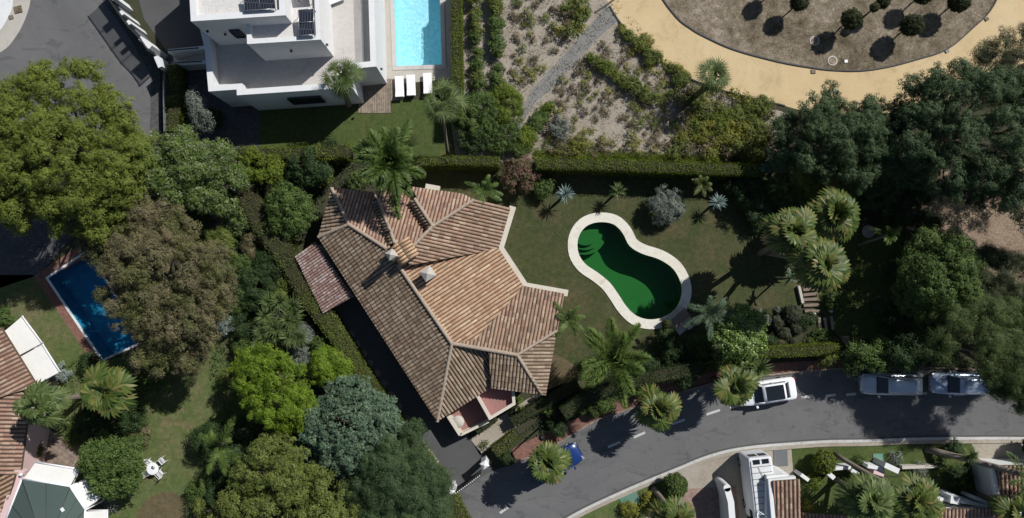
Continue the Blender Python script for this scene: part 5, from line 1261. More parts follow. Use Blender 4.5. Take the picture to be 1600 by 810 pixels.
# lamp standards seen by their shadow near the kerb
def street_lamp(px, py, label):
    p = W(px, py, 0); t = thing('street_lamp', label, 'street lamp', (p.x, p.y, 0), 0, None)
    q = MB(); q.tube([(p.x, p.y, 0), (p.x, p.y, 3.4)], [.07, .045], 8); q.build('pole', M['black'], t)
    q = MB(); q.lathe((p.x, p.y, 3.3), [(.06, 0), (.2, .12), (.24, .35), (.1, .5), (.03, .6)], 12); q.build('lantern', M['black'], t)
street_lamp(843, 668, 'black lamp standard at the brick pavement behind the blue car')
# oval: manholes and box covers
for (x, y, r_, lb) in ((1273, 64, .33, 'round manhole half in the shade of a ball tree'), (1301, 95, .33, 'round manhole near the edge of the dry oval')):
    p = W(x, y, .03); t = thing('manhole', lb, 'manhole', (p.x, p.y, 0)); q = MB(); q.lathe((p.x, p.y, .02), [(r_ + .06, 0), (r_ + .06, .03)], 24, smooth=False); q.build('rim', M['stone_pale'], t); q = MB(); q.lathe((p.x, p.y, .05), [(r_ - .04, 0), (r_ - .04, .02)], 24, smooth=False); q.build('lid', M['stone_paving'], t)
for (x, y, a, s, m_, lb) in ((1271, 112, .05, .34, 'dry_grass', 'small square cover in the yellow path below the oval'), (1542, 30, .5, .3, 'dry_grass', 'small square cover in the yellow path by the dark edging'), (1480, 80, .5, .3, 'steel', 'dark metal box at the end of the path edging'), (1306, 143, .1, .34, 'white_metal', 'small white box on the yellow path at the tip of the conifer'), (1322, 96, .1, .24, 'white_metal', 'tiny white box in the grass beside a manhole'), (28, 15, .25, .6, 'dry_grass', 'square dark cover, larger one in the pale pavement'), (17, 27, .25, .34, 'dry_grass', 'square dark cover, smaller one in the pale pavement')):
    p = W(x, y, .05); q = MB(); q.box((p.x, p.y, .05), (s, s * .9, .07), a); tag(q.build('access_cover', M[m_]), lb, 'cover')
# ================================================================== VEGETATION
# --- big trees, left
tree(100, 240, 7.0, [(108, 158, 7.5, 2.9), (60, 190, 7.5, 3.0), (150, 190, 7.3, 2.6), (30, 260, 7.6, 3.6), (105, 255, 8.2, 3.6), (170, 245, 7.0, 2.6), (40, 310, 6.6, 2.6), (125, 310, 6.8, 2.9), (-25, 200, 7, 3), (180, 300, 6, 2.0), (-30, 300, 6.5, 2.6), (165, 345, 5.2, 1.6), (68, 145, 6.8, 1.7), (205, 235, 5.6, 1.6)], M['lf_pine'], 'huge bright green umbrella pine in the upper left', 'pine tree', 'pine_tree', leaf=.12, dens=1.1, clump=.28, gap=.16, r0=.4, rough=.5, updir=.7, asp=.4, mid=.72)
tree(290, 265, 3.4, [(240, 240, 3.4, 1.7), (285, 235, 3.5, 1.7), (335, 255, 3.4, 1.8), (270, 285, 3.2, 1.8), (320, 300, 3.0, 1.6), (360, 275, 3.0, 1.4), (230, 280, 3, 1.4), (352, 318, 2.6, 1.0), (300, 262, 3.7, 1.8), (215, 262, 3.0, 1.2)], M['lf_flower'], 'wide light green shrub tree flecked with white blossom, left of the villa lawn', leaf=.12, clump=.32, r0=.12, gap=.08)
tree(245, 440, 6.0, [(225, 350, 5.2, 1.9), (278, 352, 5.0, 1.5), (200, 400, 6.0, 1.9), (248, 420, 6.4, 2.8), (305, 425, 6.2, 2.4), (335, 400, 5.0, 1.4), (232, 480, 6.0, 2.5), (285, 492, 6.1, 2.8), (148, 392, 5.2, 1.2), (166, 462, 5.0, .9), (252, 545, 5.4, 2.1), (300, 560, 4.6, 1.7), (215, 430, 6, 1.9), (330, 470, 5.2, 1.8), (345, 440, 5, 1.2), (212, 325, 4.2, 1.2)], M['lf_brown'], 'large brown and olive leafed tree overhanging the blue pool', leaf=.1, dens=.8, clump=.26, gap=.28, r0=.28, rough=.7, mid=.6)
tree(450, 328, 2.6, [(450, 320, 2.5, 1.7), (435, 340, 2.3, 1.2), (468, 338, 2.4, 1.2), (452, 350, 2.0, 1.2)], M['lf_mid'], 'round glossy green tree left of the tile roof', leaf=.13, clump=.26, r0=.09, gap=.04, rough=.15)
tree(408, 264, 2.6, [(400, 258, 2.5, 1.3), (418, 268, 2.5, 1.3)], M['lf_hedge'], 'rounded light green shrub tree below the bright north hedge', leaf=.11, clump=.24, r0=.08, gap=.05, rough=.15)
tree(480, 262, 2.8, [(474, 256, 2.7, 1.2), (490, 265, 2.7, 1.2), (478, 275, 2.3, 1.0)], M['lf_dark'], 'rounded dark bluish tree below the bright north hedge', leaf=.13, clump=.24, r0=.08, gap=.06)
tree(432, 600, 4.4, [(405, 580, 4.2, 1.9), (440, 590, 4.8, 1.8), (425, 625, 4.6, 2.0), (455, 640, 4.4, 1.8), (392, 610, 3.6, 1.3), (440, 660, 3.8, 1.2), (470, 615, 4.0, 1.0)], M['lf_lime'], 'bright lime green tree above the glaucous tree', leaf=.11, clump=.24, r0=.14, gap=.22, updir=.8, rough=.55, mid=.5)
tree(513, 575, 3.6, [(508, 572, 3.5, 1.4), (528, 582, 3.2, 1.2), (498, 590, 3.2, 1.0)], M['lf_lime'], 'smaller lime green tree beside the long hedge', leaf=.11, clump=.3, r0=.1, gap=.1, updir=.8, rough=.3)
tree(545, 665, 4.2, [(545, 630, 4.2, 2.0), (515, 665, 4.3, 2.1), (570, 665, 4.3, 2.3), (540, 690, 4.4, 2.2), (590, 645, 3.6, 1.5), (500, 700, 3.5, 1.5), (525, 725, 3.2, 1.2), (610, 675, 3.2, 1.2), (545, 660, 4.9, 2.0)], M['lf_glauc'], 'grey green glaucous tree with rosette shaped leaf tufts', leaf=.2, dens=.9, clump=.18, gap=.12, r0=.18, asp=.4, rough=.3, updir=.9, mid=.34)
tree(450, 765, 4.6, [(430, 715, 4.6, 1.8), (400, 745, 4.5, 1.8), (450, 750, 5.2, 2.2), (500, 765, 4.8, 2.0), (375, 790, 4.2, 1.8), (430, 800, 5, 2.2), (490, 820, 5, 2.4), (540, 800, 4.2, 1.8), (395, 840, 4.5, 2.2), (350, 820, 3.5, 1.4)], M['lf_olive'], 'olive green shaggy tree at the bottom, left of the dark conifer', leaf=.12, clump=.24, r0=.2, gap=.25, rough=.65, updir=.8, mid=.55)
tree(622, 735, 4.6, [(600, 715, 4.6, 2.0), (640, 705, 4.2, 1.8), (620, 750, 5.0, 2.4), (665, 750, 4.2, 1.8), (580, 760, 4.4, 1.8), (600, 800, 4.6, 2.2), (655, 800, 4.4, 2.0), (690, 780, 3, 1.2)], M['lf_conifer'], 'dark green soft conifer beside the driveway gate', leaf=.1, clump=.42, r0=.2, gap=.08, rough=.3, asp=.35)
# --- left garden shrubs
tree(170, 728, 3.0, [(160, 712, 3.0, 1.6), (190, 725, 3.1, 1.6), (165, 745, 2.8, 1.5), (195, 752, 2.6, 1.2), (205, 700, 2.6, 1.0)], M['lf_mid'], 'round leafy tree between the pavilion and the white garden table', leaf=.16, clump=.27, r0=.1, gap=.07, rough=.22)
for (x, y, r_, h, m_, lb) in ((235, 590, 1.5, 1.9, 'lf_mid', 'loose green shrub under the brown tree at the edge of the left lawn'), (208, 655, 1.3, 1.6, 'lf_dark', 'dark green shrub between the fan palm and the left lawn'), (150, 665, 1.6, 1.8, 'lf_dark', 'broad dark shrub below the left fan palm'), (120, 665, 1.0, 1.0, 'lf_mid', 'low green shrub between the two left fan palms'), (222, 680, .9, 1.1, 'lf_brown', 'brownish shrub at the left lawn edge'), (140, 570, 1.0, 1.2, 'lf_dark', 'dark shrub at the end of the blue pool'), (55, 700, .9, 1.2, 'lf_mid', 'small green shrub along the left tile roof'), (45, 728, .8, 1.0, 'lf_dark', 'dark green shrub at the corner of the white awning'), (92, 585, .8, 1.0, 'lf_silver', 'silvery shrub at the corner of the cream awning'), (165, 790, .9, .7, 'lf_grey', 'grey green low plant beside the pavilion awnings'), (5, 497, .9, 1.6, 'lf_mid', 'green bush at the left edge above the cream awning'), (110, 685, .7, .6, 'lf_olive', 'olive clump on the stone patio'), (330, 690, 1.6, 1.8, 'lf_dark', 'dark thicket under the left feather palm'), (345, 765, 1.5, 1.6, 'lf_dark', 'dark green shrub right of the white garden table'), (310, 770, 1.0, 1.3, 'lf_mid', 'rounded mid green shrub under the left feather palm'), (385, 690, 1.3, 2, 'lf_conifer', 'dark shrub behind the left feather palm')):
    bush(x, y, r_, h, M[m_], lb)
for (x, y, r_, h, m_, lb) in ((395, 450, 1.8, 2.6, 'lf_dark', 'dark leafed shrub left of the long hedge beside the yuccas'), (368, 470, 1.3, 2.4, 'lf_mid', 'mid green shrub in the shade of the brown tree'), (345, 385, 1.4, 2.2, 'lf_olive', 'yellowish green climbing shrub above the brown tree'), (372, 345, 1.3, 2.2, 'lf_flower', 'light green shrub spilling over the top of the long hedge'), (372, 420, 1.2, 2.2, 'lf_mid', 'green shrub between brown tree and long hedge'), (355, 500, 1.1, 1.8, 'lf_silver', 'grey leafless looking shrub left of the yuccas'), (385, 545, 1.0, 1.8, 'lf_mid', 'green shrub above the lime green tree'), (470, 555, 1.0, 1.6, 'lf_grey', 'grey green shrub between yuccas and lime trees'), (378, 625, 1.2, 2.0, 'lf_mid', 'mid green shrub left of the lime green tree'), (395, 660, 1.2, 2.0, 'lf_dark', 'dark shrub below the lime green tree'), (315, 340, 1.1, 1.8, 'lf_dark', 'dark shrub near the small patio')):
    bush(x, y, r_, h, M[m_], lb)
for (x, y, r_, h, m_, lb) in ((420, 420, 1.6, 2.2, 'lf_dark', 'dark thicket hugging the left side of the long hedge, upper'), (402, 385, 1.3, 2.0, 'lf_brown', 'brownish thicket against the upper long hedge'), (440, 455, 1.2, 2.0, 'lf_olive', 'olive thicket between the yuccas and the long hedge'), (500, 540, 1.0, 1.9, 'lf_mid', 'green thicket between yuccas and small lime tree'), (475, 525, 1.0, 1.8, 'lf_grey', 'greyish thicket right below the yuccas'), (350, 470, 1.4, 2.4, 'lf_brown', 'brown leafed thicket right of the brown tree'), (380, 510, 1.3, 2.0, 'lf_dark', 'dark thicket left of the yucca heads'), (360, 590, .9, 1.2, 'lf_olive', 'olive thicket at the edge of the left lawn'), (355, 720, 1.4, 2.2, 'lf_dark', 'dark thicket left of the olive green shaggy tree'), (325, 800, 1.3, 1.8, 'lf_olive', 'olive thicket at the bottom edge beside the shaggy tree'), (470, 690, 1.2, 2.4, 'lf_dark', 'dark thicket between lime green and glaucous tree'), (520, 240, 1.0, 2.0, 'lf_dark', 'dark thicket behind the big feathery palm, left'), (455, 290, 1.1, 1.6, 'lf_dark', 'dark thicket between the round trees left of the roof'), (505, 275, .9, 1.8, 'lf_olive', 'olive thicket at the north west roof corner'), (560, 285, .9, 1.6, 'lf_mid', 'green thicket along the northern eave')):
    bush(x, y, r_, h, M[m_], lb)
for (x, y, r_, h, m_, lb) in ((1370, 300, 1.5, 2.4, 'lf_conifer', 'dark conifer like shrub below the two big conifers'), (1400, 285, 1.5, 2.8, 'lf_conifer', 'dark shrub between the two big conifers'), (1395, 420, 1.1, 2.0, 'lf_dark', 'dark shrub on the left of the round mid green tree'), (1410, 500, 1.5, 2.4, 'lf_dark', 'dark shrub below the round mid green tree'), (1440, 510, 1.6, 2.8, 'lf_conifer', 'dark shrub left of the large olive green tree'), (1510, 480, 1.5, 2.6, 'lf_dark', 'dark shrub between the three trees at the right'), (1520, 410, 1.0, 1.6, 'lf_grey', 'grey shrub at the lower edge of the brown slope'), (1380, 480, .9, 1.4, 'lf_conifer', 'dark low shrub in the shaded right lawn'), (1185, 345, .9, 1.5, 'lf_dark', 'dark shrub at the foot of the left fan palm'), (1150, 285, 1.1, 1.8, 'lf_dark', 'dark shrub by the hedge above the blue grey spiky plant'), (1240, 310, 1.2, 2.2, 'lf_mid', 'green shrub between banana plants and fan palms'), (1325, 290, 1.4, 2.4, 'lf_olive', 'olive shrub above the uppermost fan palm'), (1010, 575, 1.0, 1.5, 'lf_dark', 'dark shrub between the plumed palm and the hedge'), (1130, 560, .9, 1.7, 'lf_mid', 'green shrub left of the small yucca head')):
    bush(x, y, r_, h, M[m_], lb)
# --- hedges
hedge([(380, 300), (408, 350), (448, 405), (478, 455)], 1.5, 2.3, M['lf_ivy'], 'long ivy grown hedge bank, upper stretch left of the pink annex', bumpy=.12)
hedge([(478, 455), (520, 520), (565, 590), (612, 660), (655, 722), (692, 790), (720, 850)], [1.6, 1.1, .9, .9, 1.3, 2.0, 2.2], 2.3, M['lf_olive'], 'long clipped hedge running down beside the dark driveway', bumpy=.07)
hedge([(365, 240), (440, 240), (540, 235)], .95, 2.4, M['lf_hedge'], 'bright green hedge along the lower edge of the villa lawn', bumpy=.12, wob=.08)
hedge([(640, 252), (700, 250), (780, 252)], .7, 2.3, M['lf_hedge'], 'clipped north garden hedge, left stretch behind the oleander', bumpy=.05)
hedge([(838, 254), (930, 256), (1030, 260), (1120, 263), (1198, 266)], [.95, .9, .9, .9, .9], 2.4, M['lf_hedge'], 'straight clipped hedge along the north of the pool lawn', bumpy=.06)
hedge([(712, -30), (713, 60), (714, 120), (712, 185)], .75, 2.2, M['lf_hedge'], 'narrow clipped hedge along the turquoise pool terrace', bumpy=.05)
def shrub_row(pts, r_, h, ms, label, group, step=.85):
    P = [W(p[0], p[1], h * .5) for p in pts]; me = []
    for k_ in range(3):
        V, Q = crown_arr([(0, 0, h * .5, r_, r_ * .9, h * .5), (r_ * .4, .1, h * .55, r_ * .6, r_ * .6, h * .4), (-r_ * .3, -.2, h * .5, r_ * .6, r_ * .6, h * .45)], .1, 1.0, .2, .12, .5, zmin=-.2); V[:, 2] = np.maximum(V[:, 2], .02)
        me.append(qmesh('row_shrub', V, Q, M[ms[k_ % len(ms)]]))
    for i in range(len(P) - 1):
        L = (P[i + 1] - P[i]).length; n = max(1, round(L / (r_ * 2 * step)))
        for j in range(n):
            p = P[i].lerp(P[i + 1], (j + rnd.uniform(.2, .8)) / n); o = bpy.data.objects.new('row_shrub', rnd.choice(me)); C.objects.link(o)
            o.location = (p.x + rnd.uniform(-.15, .15), p.y + rnd.uniform(-.15, .15), 0); s = rnd.uniform(.8, 1.2); o.scale = (s, s * rnd.uniform(.85, 1.15), s); o.rotation_euler = (0, 0, rnd.uniform(0, 6.3)); tag(o, label, 'shrub', group)
shrub_row([(738, -30), (742, 40), (748, 140)], .62, 1.1, ['lf_olive', 'lf_mid'], 'loose green shrub in the left of the two long rows on the slope', 'shrubs of the left slope row', .7)
shrub_row([(772, -30), (776, 60), (780, 150)], .68, 1.2, ['lf_mid', 'lf_olive'], 'loose green shrub in the right of the two long rows on the slope', 'shrubs of the right slope row', .65)
shrub_row([(918, 84), (955, 112), (990, 135), (1022, 155)], .62, .9, ['lf_olive', 'lf_hedge'], 'green shrub in the diagonal row across the dry slope', 'shrubs of the diagonal slope row', .6)
shrub_row([(858, 165), (838, 190), (826, 215), (815, 240)], .75, 1.2, ['lf_hedge', 'lf_mid'], 'green shrub along the lower end of the gravel path', 'shrubs along the gravel path', .6)
shrub_row([(968, 42), (990, 62), (1025, 88), (1055, 112), (1080, 120)], .5, .7, ['lf_olive', 'lf_slope'], 'olive shrub along the inner edge of the yellow path', 'shrubs along the yellow path', .8)
shrub_row([(880, 5), (910, 20), (930, 12)], .5, .7, ['lf_olive', 'lf_slope'], 'olive shrub at the top of the slope near the gravel path', 'shrubs at the top of the slope', .8)
shrub_row([(1060, 150), (1100, 172), (1150, 178), (1200, 168)], .6, .8, ['lf_olive', 'lf_yellow'], 'yellow green shrub in the band below the yellow path palm', 'shrubs in the band below the palm', .8)
shrub_row([(1060, 212), (1110, 216), (1160, 222), (1200, 215)], .5, .7, ['lf_slope', 'lf_yellow'], 'yellow green shrub in the lowest row above the straight hedge', 'shrubs of the lowest slope row', .9)
hedge([(268, 100), (270, 150), (268, 205)], .9, 1.7, M['lf_hedge'], 'short bright hedge between the turning circle wall and the villa', bumpy=.12)
hedge([(1188, 551), (1240, 550), (1312, 546)], .75, 2.3, M['lf_hedge'], 'clipped green hedge above the road, right of the yucca', bumpy=.04)
hedge([(880, 648), (905, 630), (960, 604), (1020, 590), (1100, 575)], 1.0, 2.1, M['lf_dark'], 'dark hedge between the pool garden and the brick pavement', bumpy=.09)
hedge([(1040, 590), (1075, 580), (1118, 572)], .5, 1.9, M['lf_hedge'], 'sunlit strip of hedge beside the kerbside fan palms', bumpy=.05)
hedge([(800, 660), (850, 632), (905, 602)], .8, 1.2, M['lf_dark'], 'dark clipped hedge below the upper terrace', bumpy=.06)
hedge([(742, 672), (762, 660), (772, 652)], .8, 1.1, M['lf_dark'], 'short rounded dark hedge under the balustrade', bumpy=.05)
hedge([(772, 708), (790, 695), (808, 680)], .85, 1.2, M['lf_olive'], 'rounded olive green hedge at the gate pillar', bumpy=.03)
ball(792, 716, .62, .7, M['lf_dark'], 'clipped green ball beside the gate pillar')
bush(808, 638, .7, 1.0, M['lf_lime'], 'bright green small bush at the corner of the upper terrace')
bush(858, 640, .6, 1.1, M['lf_mid'], 'small bush at the lower right corner of the tile roof')
bush(757, 696, .35, .5, M['lf_olive'], 'small plant in the pale bed beside the gate')
for x, y in ((657, 695), (664, 706), (672, 716), (680, 726)): bush(x, y, .32, .4, M['lf_olive' if x % 2 else 'lf_grey'], 'low tuft in the narrow planting strip by the driveway', group='tufts in the driveway planting strip', leaf=.08, clump=.14)
for (x, y, r_, lb) in ((905, 640, .55, 'small clipped ball at the brick pavement, left one'), (928, 640, .6, 'small clipped ball at the brick pavement, right one'), (740, 660, .5, 'small clipped ball at the foot of the balustrade')): ball(x, y, r_, .55, M['lf_mid'], lb)
# --- between villa and park
for (x, y, r_, h, m_, lb) in ((745, 180, 1.9, 2.2, 'lf_mid', 'big loose green shrub at the lower end of the left slope row'), (790, 165, 1.6, 1.9, 'lf_hedge', 'bright green shrub at the lower end of the right slope row'), (740, 215, 1.4, 1.6, 'lf_dark', 'dark green shrub above the north hedge, near the palm trunk'), (780, 205, 1.7, 1.8, 'lf_mid', 'green shrub beside the gravel path end'), (875, 200, 1.0, .9, 'lf_grey', 'round grey green shrub on the dry slope'), (905, 228, .9, .8, 'lf_slope', 'yellow green shrub above the straight hedge'), (880, 235, .8, .7, 'lf_brown', 'brown shrub above the straight hedge')):
    bush(x, y, r_, h, M[m_], lb)
bush(812, 275, 1.55, 2.4, M['lf_red'], 'reddish flowering oleander bush at the top of the lawn', leaf=.12); bush(850, 290, .9, 1.5, M['lf_mid'], 'green shrub right of the reddish oleander')
tree(312, 172, 2.6, [(305, 160, 2.8, .8), (312, 180, 2.6, .9), (322, 195, 2.3, .6), (300, 145, 2.6, .5)], M['lf_grey'], 'small silvery olive tree left of the white villa', 'olive tree', 'olive_tree', leaf=.1, dens=.6, clump=.24, gap=.25, r0=.06)
bush(335, 185, .8, 1.4, M['lf_dark'], 'dark shrub beside the silvery olive tree')
# slope shrubs: small tufts in rows
protos = []
def proto(m_, r_, h):
    V, Q = crown_arr([(0, 0, h * .5, r_, r_, h * .5)], .085, .8, .16, .12, zmin=-.2); V[:, 2] = np.maximum(V[:, 2], .02)
    return qmesh('low_shrub', V, Q, M[m_])
for m_, r_, h in (('lf_slope', .38, .5), ('lf_dryshrub', .4, .45), ('lf_olive', .45, .6), ('lf_yellow', .3, .45), ('lf_dryshrub', .28, .35)): protos.append(proto(m_, r_, h))
def inpoly(x, y, P):
    c_ = False; j = len(P) - 1
    for i in range(len(P)):
        if (P[i][1] > y) != (P[j][1] > y) and x < (P[j][0] - P[i][0]) * (y - P[i][1]) / (P[j][1] - P[i][1]) + P[i][0]: c_ = not c_
        j = i
    return c_
LABS = {0: 'small yellow green shrub in a row on the pale dry slope', 1: 'small dry brown shrub in a row on the pale dry slope', 2: 'small olive green shrub in a row on the pale dry slope', 3: 'tiny yellow shrub on the pale dry slope', 4: 'tiny dried out tuft on the pale dry slope'}
fA = [(795, -10), (940, -10), (930, 15), (870, 85), (820, 140), (795, 165)]
fB = [(975, 45), (1080, 125), (1215, 172), (1205, 245), (860, 245), (845, 200), (862, 150), (880, 125), (935, 70)]
cnt_ = 0
for (poly, ux, uy, sx_, sy_, pw) in ((fA, (.62, .78), (.78, -.62), 14, 18, .2), (fB, (.78, .62), (.62, -.78), 14, 16.5, .1)):
    for i in range(-50, 60):
        for j in range(-50, 60):
            x = 900 + ux[0] * i * sx_ + uy[0] * j * sy_ + rnd.uniform(-4, 4); y = 120 + ux[1] * i * sx_ + uy[1] * j * sy_ + rnd.uniform(-4, 4)
            if not inpoly(x, y, poly) or rnd.random() < .14: continue
            east = x > 1020; low = y > 205
            k = rnd.choices(range(5), (3, 3, 3 if (east or (x > 870 and y < 60)) else 1, 1.5, 2))[0]
            s = rnd.uniform(.7, 1.3) * (1.5 if (x > 1050 or (x > 870 and y < 60 and poly is fA)) else 1)
            o = bpy.data.objects.new('low_shrub', protos[k]); C.objects.link(o); p = W(x, y, 0); o.location = p; o.rotation_euler = (0, 0, rnd.uniform(0, 6.3)); o.scale = (s, s * rnd.uniform(.8, 1.2), s * rnd.uniform(.7, 1.2))
            tag(o, LABS[k].replace('on the pale dry slope', 'left of the gravel path' if poly is fA else ('near the straight hedge' if y > 200 else ('in the planting below the yellow path' if x > 1040 else 'right of the gravel path'))), 'shrub', 'low shrubs left of the gravel path' if poly is fA else 'low shrubs right of the gravel path'); cnt_ += 1
for (x, y, r_, h, m_, lb) in ((1190, 165, 1.0, 1.1, 'lf_olive', 'olive shrub just below the yellow path at the big conifer'), (1160, 178, 1.1, 1.0, 'lf_olive', 'olive shrub below the fan palm, right one'), (1125, 185, 1.1, 1.0, 'lf_hedge', 'bright green shrub below the fan palm of the slope'), (1150, 205, 1.2, .9, 'lf_yellow', 'yellow green shrub in the lower corner of the slope'), (1110, 200, .9, .8, 'lf_yellow', 'yellow green shrub in the lower middle of the slope'), (1062, 120, .8, .9, 'lf_olive', 'olive shrub left of the fan palm at the yellow path'), (1180, 205, 1.0, 1.0, 'lf_olive', 'olive shrub left of the big dark conifer'), (1005, 70, .8, .8, 'lf_slope', 'yellow green shrub at the inner bend of the yellow path'), (1020, 90, .8, .8, 'lf_olive', 'olive shrub at the inner bend of the yellow path')):
    bush(x, y, r_, h, M[m_], lb)
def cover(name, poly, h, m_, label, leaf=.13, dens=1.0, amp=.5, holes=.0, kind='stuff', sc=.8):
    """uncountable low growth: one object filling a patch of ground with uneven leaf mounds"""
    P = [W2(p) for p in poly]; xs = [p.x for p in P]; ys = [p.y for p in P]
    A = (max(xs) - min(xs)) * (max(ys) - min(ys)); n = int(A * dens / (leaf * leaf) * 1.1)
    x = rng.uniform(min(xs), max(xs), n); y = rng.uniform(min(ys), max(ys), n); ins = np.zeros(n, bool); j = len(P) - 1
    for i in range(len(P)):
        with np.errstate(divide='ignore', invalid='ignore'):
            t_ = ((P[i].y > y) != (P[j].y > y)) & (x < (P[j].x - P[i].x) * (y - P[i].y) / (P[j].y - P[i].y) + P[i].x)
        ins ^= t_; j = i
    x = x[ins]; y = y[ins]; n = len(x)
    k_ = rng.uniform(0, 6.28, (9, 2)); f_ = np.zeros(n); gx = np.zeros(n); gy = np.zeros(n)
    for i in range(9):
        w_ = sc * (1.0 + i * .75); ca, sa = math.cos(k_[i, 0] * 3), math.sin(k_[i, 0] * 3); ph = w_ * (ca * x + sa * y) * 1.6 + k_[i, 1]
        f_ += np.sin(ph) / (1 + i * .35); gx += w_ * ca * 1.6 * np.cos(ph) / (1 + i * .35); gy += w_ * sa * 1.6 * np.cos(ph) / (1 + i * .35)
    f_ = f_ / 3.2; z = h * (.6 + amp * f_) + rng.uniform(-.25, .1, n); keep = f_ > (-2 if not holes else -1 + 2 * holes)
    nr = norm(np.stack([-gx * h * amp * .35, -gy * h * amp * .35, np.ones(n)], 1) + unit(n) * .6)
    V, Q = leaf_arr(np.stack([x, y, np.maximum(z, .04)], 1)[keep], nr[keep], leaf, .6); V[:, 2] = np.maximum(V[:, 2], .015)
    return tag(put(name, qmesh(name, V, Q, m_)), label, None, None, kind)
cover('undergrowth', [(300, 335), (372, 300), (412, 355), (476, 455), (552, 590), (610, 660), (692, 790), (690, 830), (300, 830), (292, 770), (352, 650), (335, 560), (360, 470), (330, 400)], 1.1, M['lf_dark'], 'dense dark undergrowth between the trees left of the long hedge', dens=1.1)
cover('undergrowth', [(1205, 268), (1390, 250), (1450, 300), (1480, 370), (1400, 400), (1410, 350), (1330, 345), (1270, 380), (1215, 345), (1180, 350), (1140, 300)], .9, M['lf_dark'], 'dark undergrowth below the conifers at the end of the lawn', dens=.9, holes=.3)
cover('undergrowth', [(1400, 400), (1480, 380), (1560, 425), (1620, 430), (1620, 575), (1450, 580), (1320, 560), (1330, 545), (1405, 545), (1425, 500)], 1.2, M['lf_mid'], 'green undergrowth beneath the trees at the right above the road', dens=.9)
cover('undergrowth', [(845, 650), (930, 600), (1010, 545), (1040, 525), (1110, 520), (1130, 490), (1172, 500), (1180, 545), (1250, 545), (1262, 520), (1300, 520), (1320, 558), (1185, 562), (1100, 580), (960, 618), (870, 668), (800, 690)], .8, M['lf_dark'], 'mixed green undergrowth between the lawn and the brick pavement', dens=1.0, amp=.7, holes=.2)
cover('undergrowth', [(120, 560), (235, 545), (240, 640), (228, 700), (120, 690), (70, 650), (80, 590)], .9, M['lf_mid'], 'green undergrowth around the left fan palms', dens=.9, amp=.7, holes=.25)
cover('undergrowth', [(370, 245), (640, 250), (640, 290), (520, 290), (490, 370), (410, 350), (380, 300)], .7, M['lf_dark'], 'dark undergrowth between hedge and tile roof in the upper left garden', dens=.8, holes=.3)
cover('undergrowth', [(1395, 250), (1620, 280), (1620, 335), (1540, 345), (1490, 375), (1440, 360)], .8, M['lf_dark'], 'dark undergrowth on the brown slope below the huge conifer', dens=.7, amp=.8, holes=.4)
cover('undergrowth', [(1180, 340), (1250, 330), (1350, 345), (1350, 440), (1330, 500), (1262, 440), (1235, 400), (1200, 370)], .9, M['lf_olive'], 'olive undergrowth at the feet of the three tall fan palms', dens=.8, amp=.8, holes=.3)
cover('dry_scrub', [(795, -15), (950, -15), (1075, 125), (1215, 175), (1205, 245), (800, 245), (700, 250), (700, 150)], .28, leafmat('leaf_dry_scrub', [(.16, .135, .09), (.12, .125, .06), (.22, .19, .13), (.1, .12, .04)], .1), 'thin dry scrub and weeds scattered over the pale slope', leaf=.09, dens=.55, amp=.9, holes=.52, sc=1.7)
cover('ivy_cover', [(700, -30), (735, -30), (745, 160), (700, 190)], .35, M['lf_olive'], 'patchy green ground cover beside the slope rows', leaf=.1, dens=.5, amp=.8, holes=.5, sc=1.5)
for (x, y, r_, h, m_, lb) in ((945, 628, .9, 1.5, 'lf_mid', 'green shrub leaning over the brick pavement below the plumed palm'), (1000, 612, .8, 1.4, 'lf_olive', 'olive shrub behind the middle kerbside fan palm'), (1070, 592, .9, 1.6, 'lf_dark', 'dark shrub between the two right kerbside fan palms'), (868, 668, .8, 1.3, 'lf_dark', 'dark shrub overhanging the brick pavement at its left end'), (1330, 556, .9, 1.5, 'lf_dark', 'dark shrub at the right end of the clipped road hedge'), (1290, 562, .7, 1.0, 'lf_olive', 'olive shrub beneath the clipped road hedge')):
    bush(x, y, r_, h, M[m_], lb)
# grass along the hedge top edge
V_, Q_ = [], []
n_ = 9000; u = rng.uniform(0, 1, n_); px_ = 835 + 360 * u; py_ = 243 + u * 12 + rng.normal(size=n_) * 4.5
pts = np.array([tuple(W(a, b, .0)) for a, b in zip(px_, py_)]); d_ = unit(n_, .2); up_ = norm(np.cross(np.cross(d_, [0, 0, 1.0]), d_))
V, Q = blades(pts, d_, up_, rng.uniform(.2, .6, n_), [.03], .3); V[:, 2] = np.maximum(V[:, 2], .01)
o = put('tall_grass', qmesh('tall_grass', V, Q, M['lf_hedge'])); tag(o, 'tall green grass growing behind the straight hedge', 'grass', kind='stuff')
# ball trees on the oval
for i, (x, y, r_, lb) in enumerate(((1330, 30, .8, 'ball tree alone at the left middle of the dry oval'), (1425, 40, .86, 'lowest ball tree of the dry oval'), (1249, 3, .72, 'leftmost ball tree at the top edge of the oval'), (1381, 2, .55, 'ball tree at the top edge between two shadows'), (1367, 12, .4, 'smallest ball tree of the dry oval'), (1443, -8, .75, 'ball tree cut by the top edge right of the middle'), (1500, 2, .85, 'rightmost ball tree of the dry oval'), (1215, -22, .7, 'ball tree beyond the top edge'))):
    ball(x, y, r_, 1.75, M['lf_topiary'], 'dark clipped ' + lb, 'ball tree', 'ball_tree', 'clipped ball trees on the oval', True)

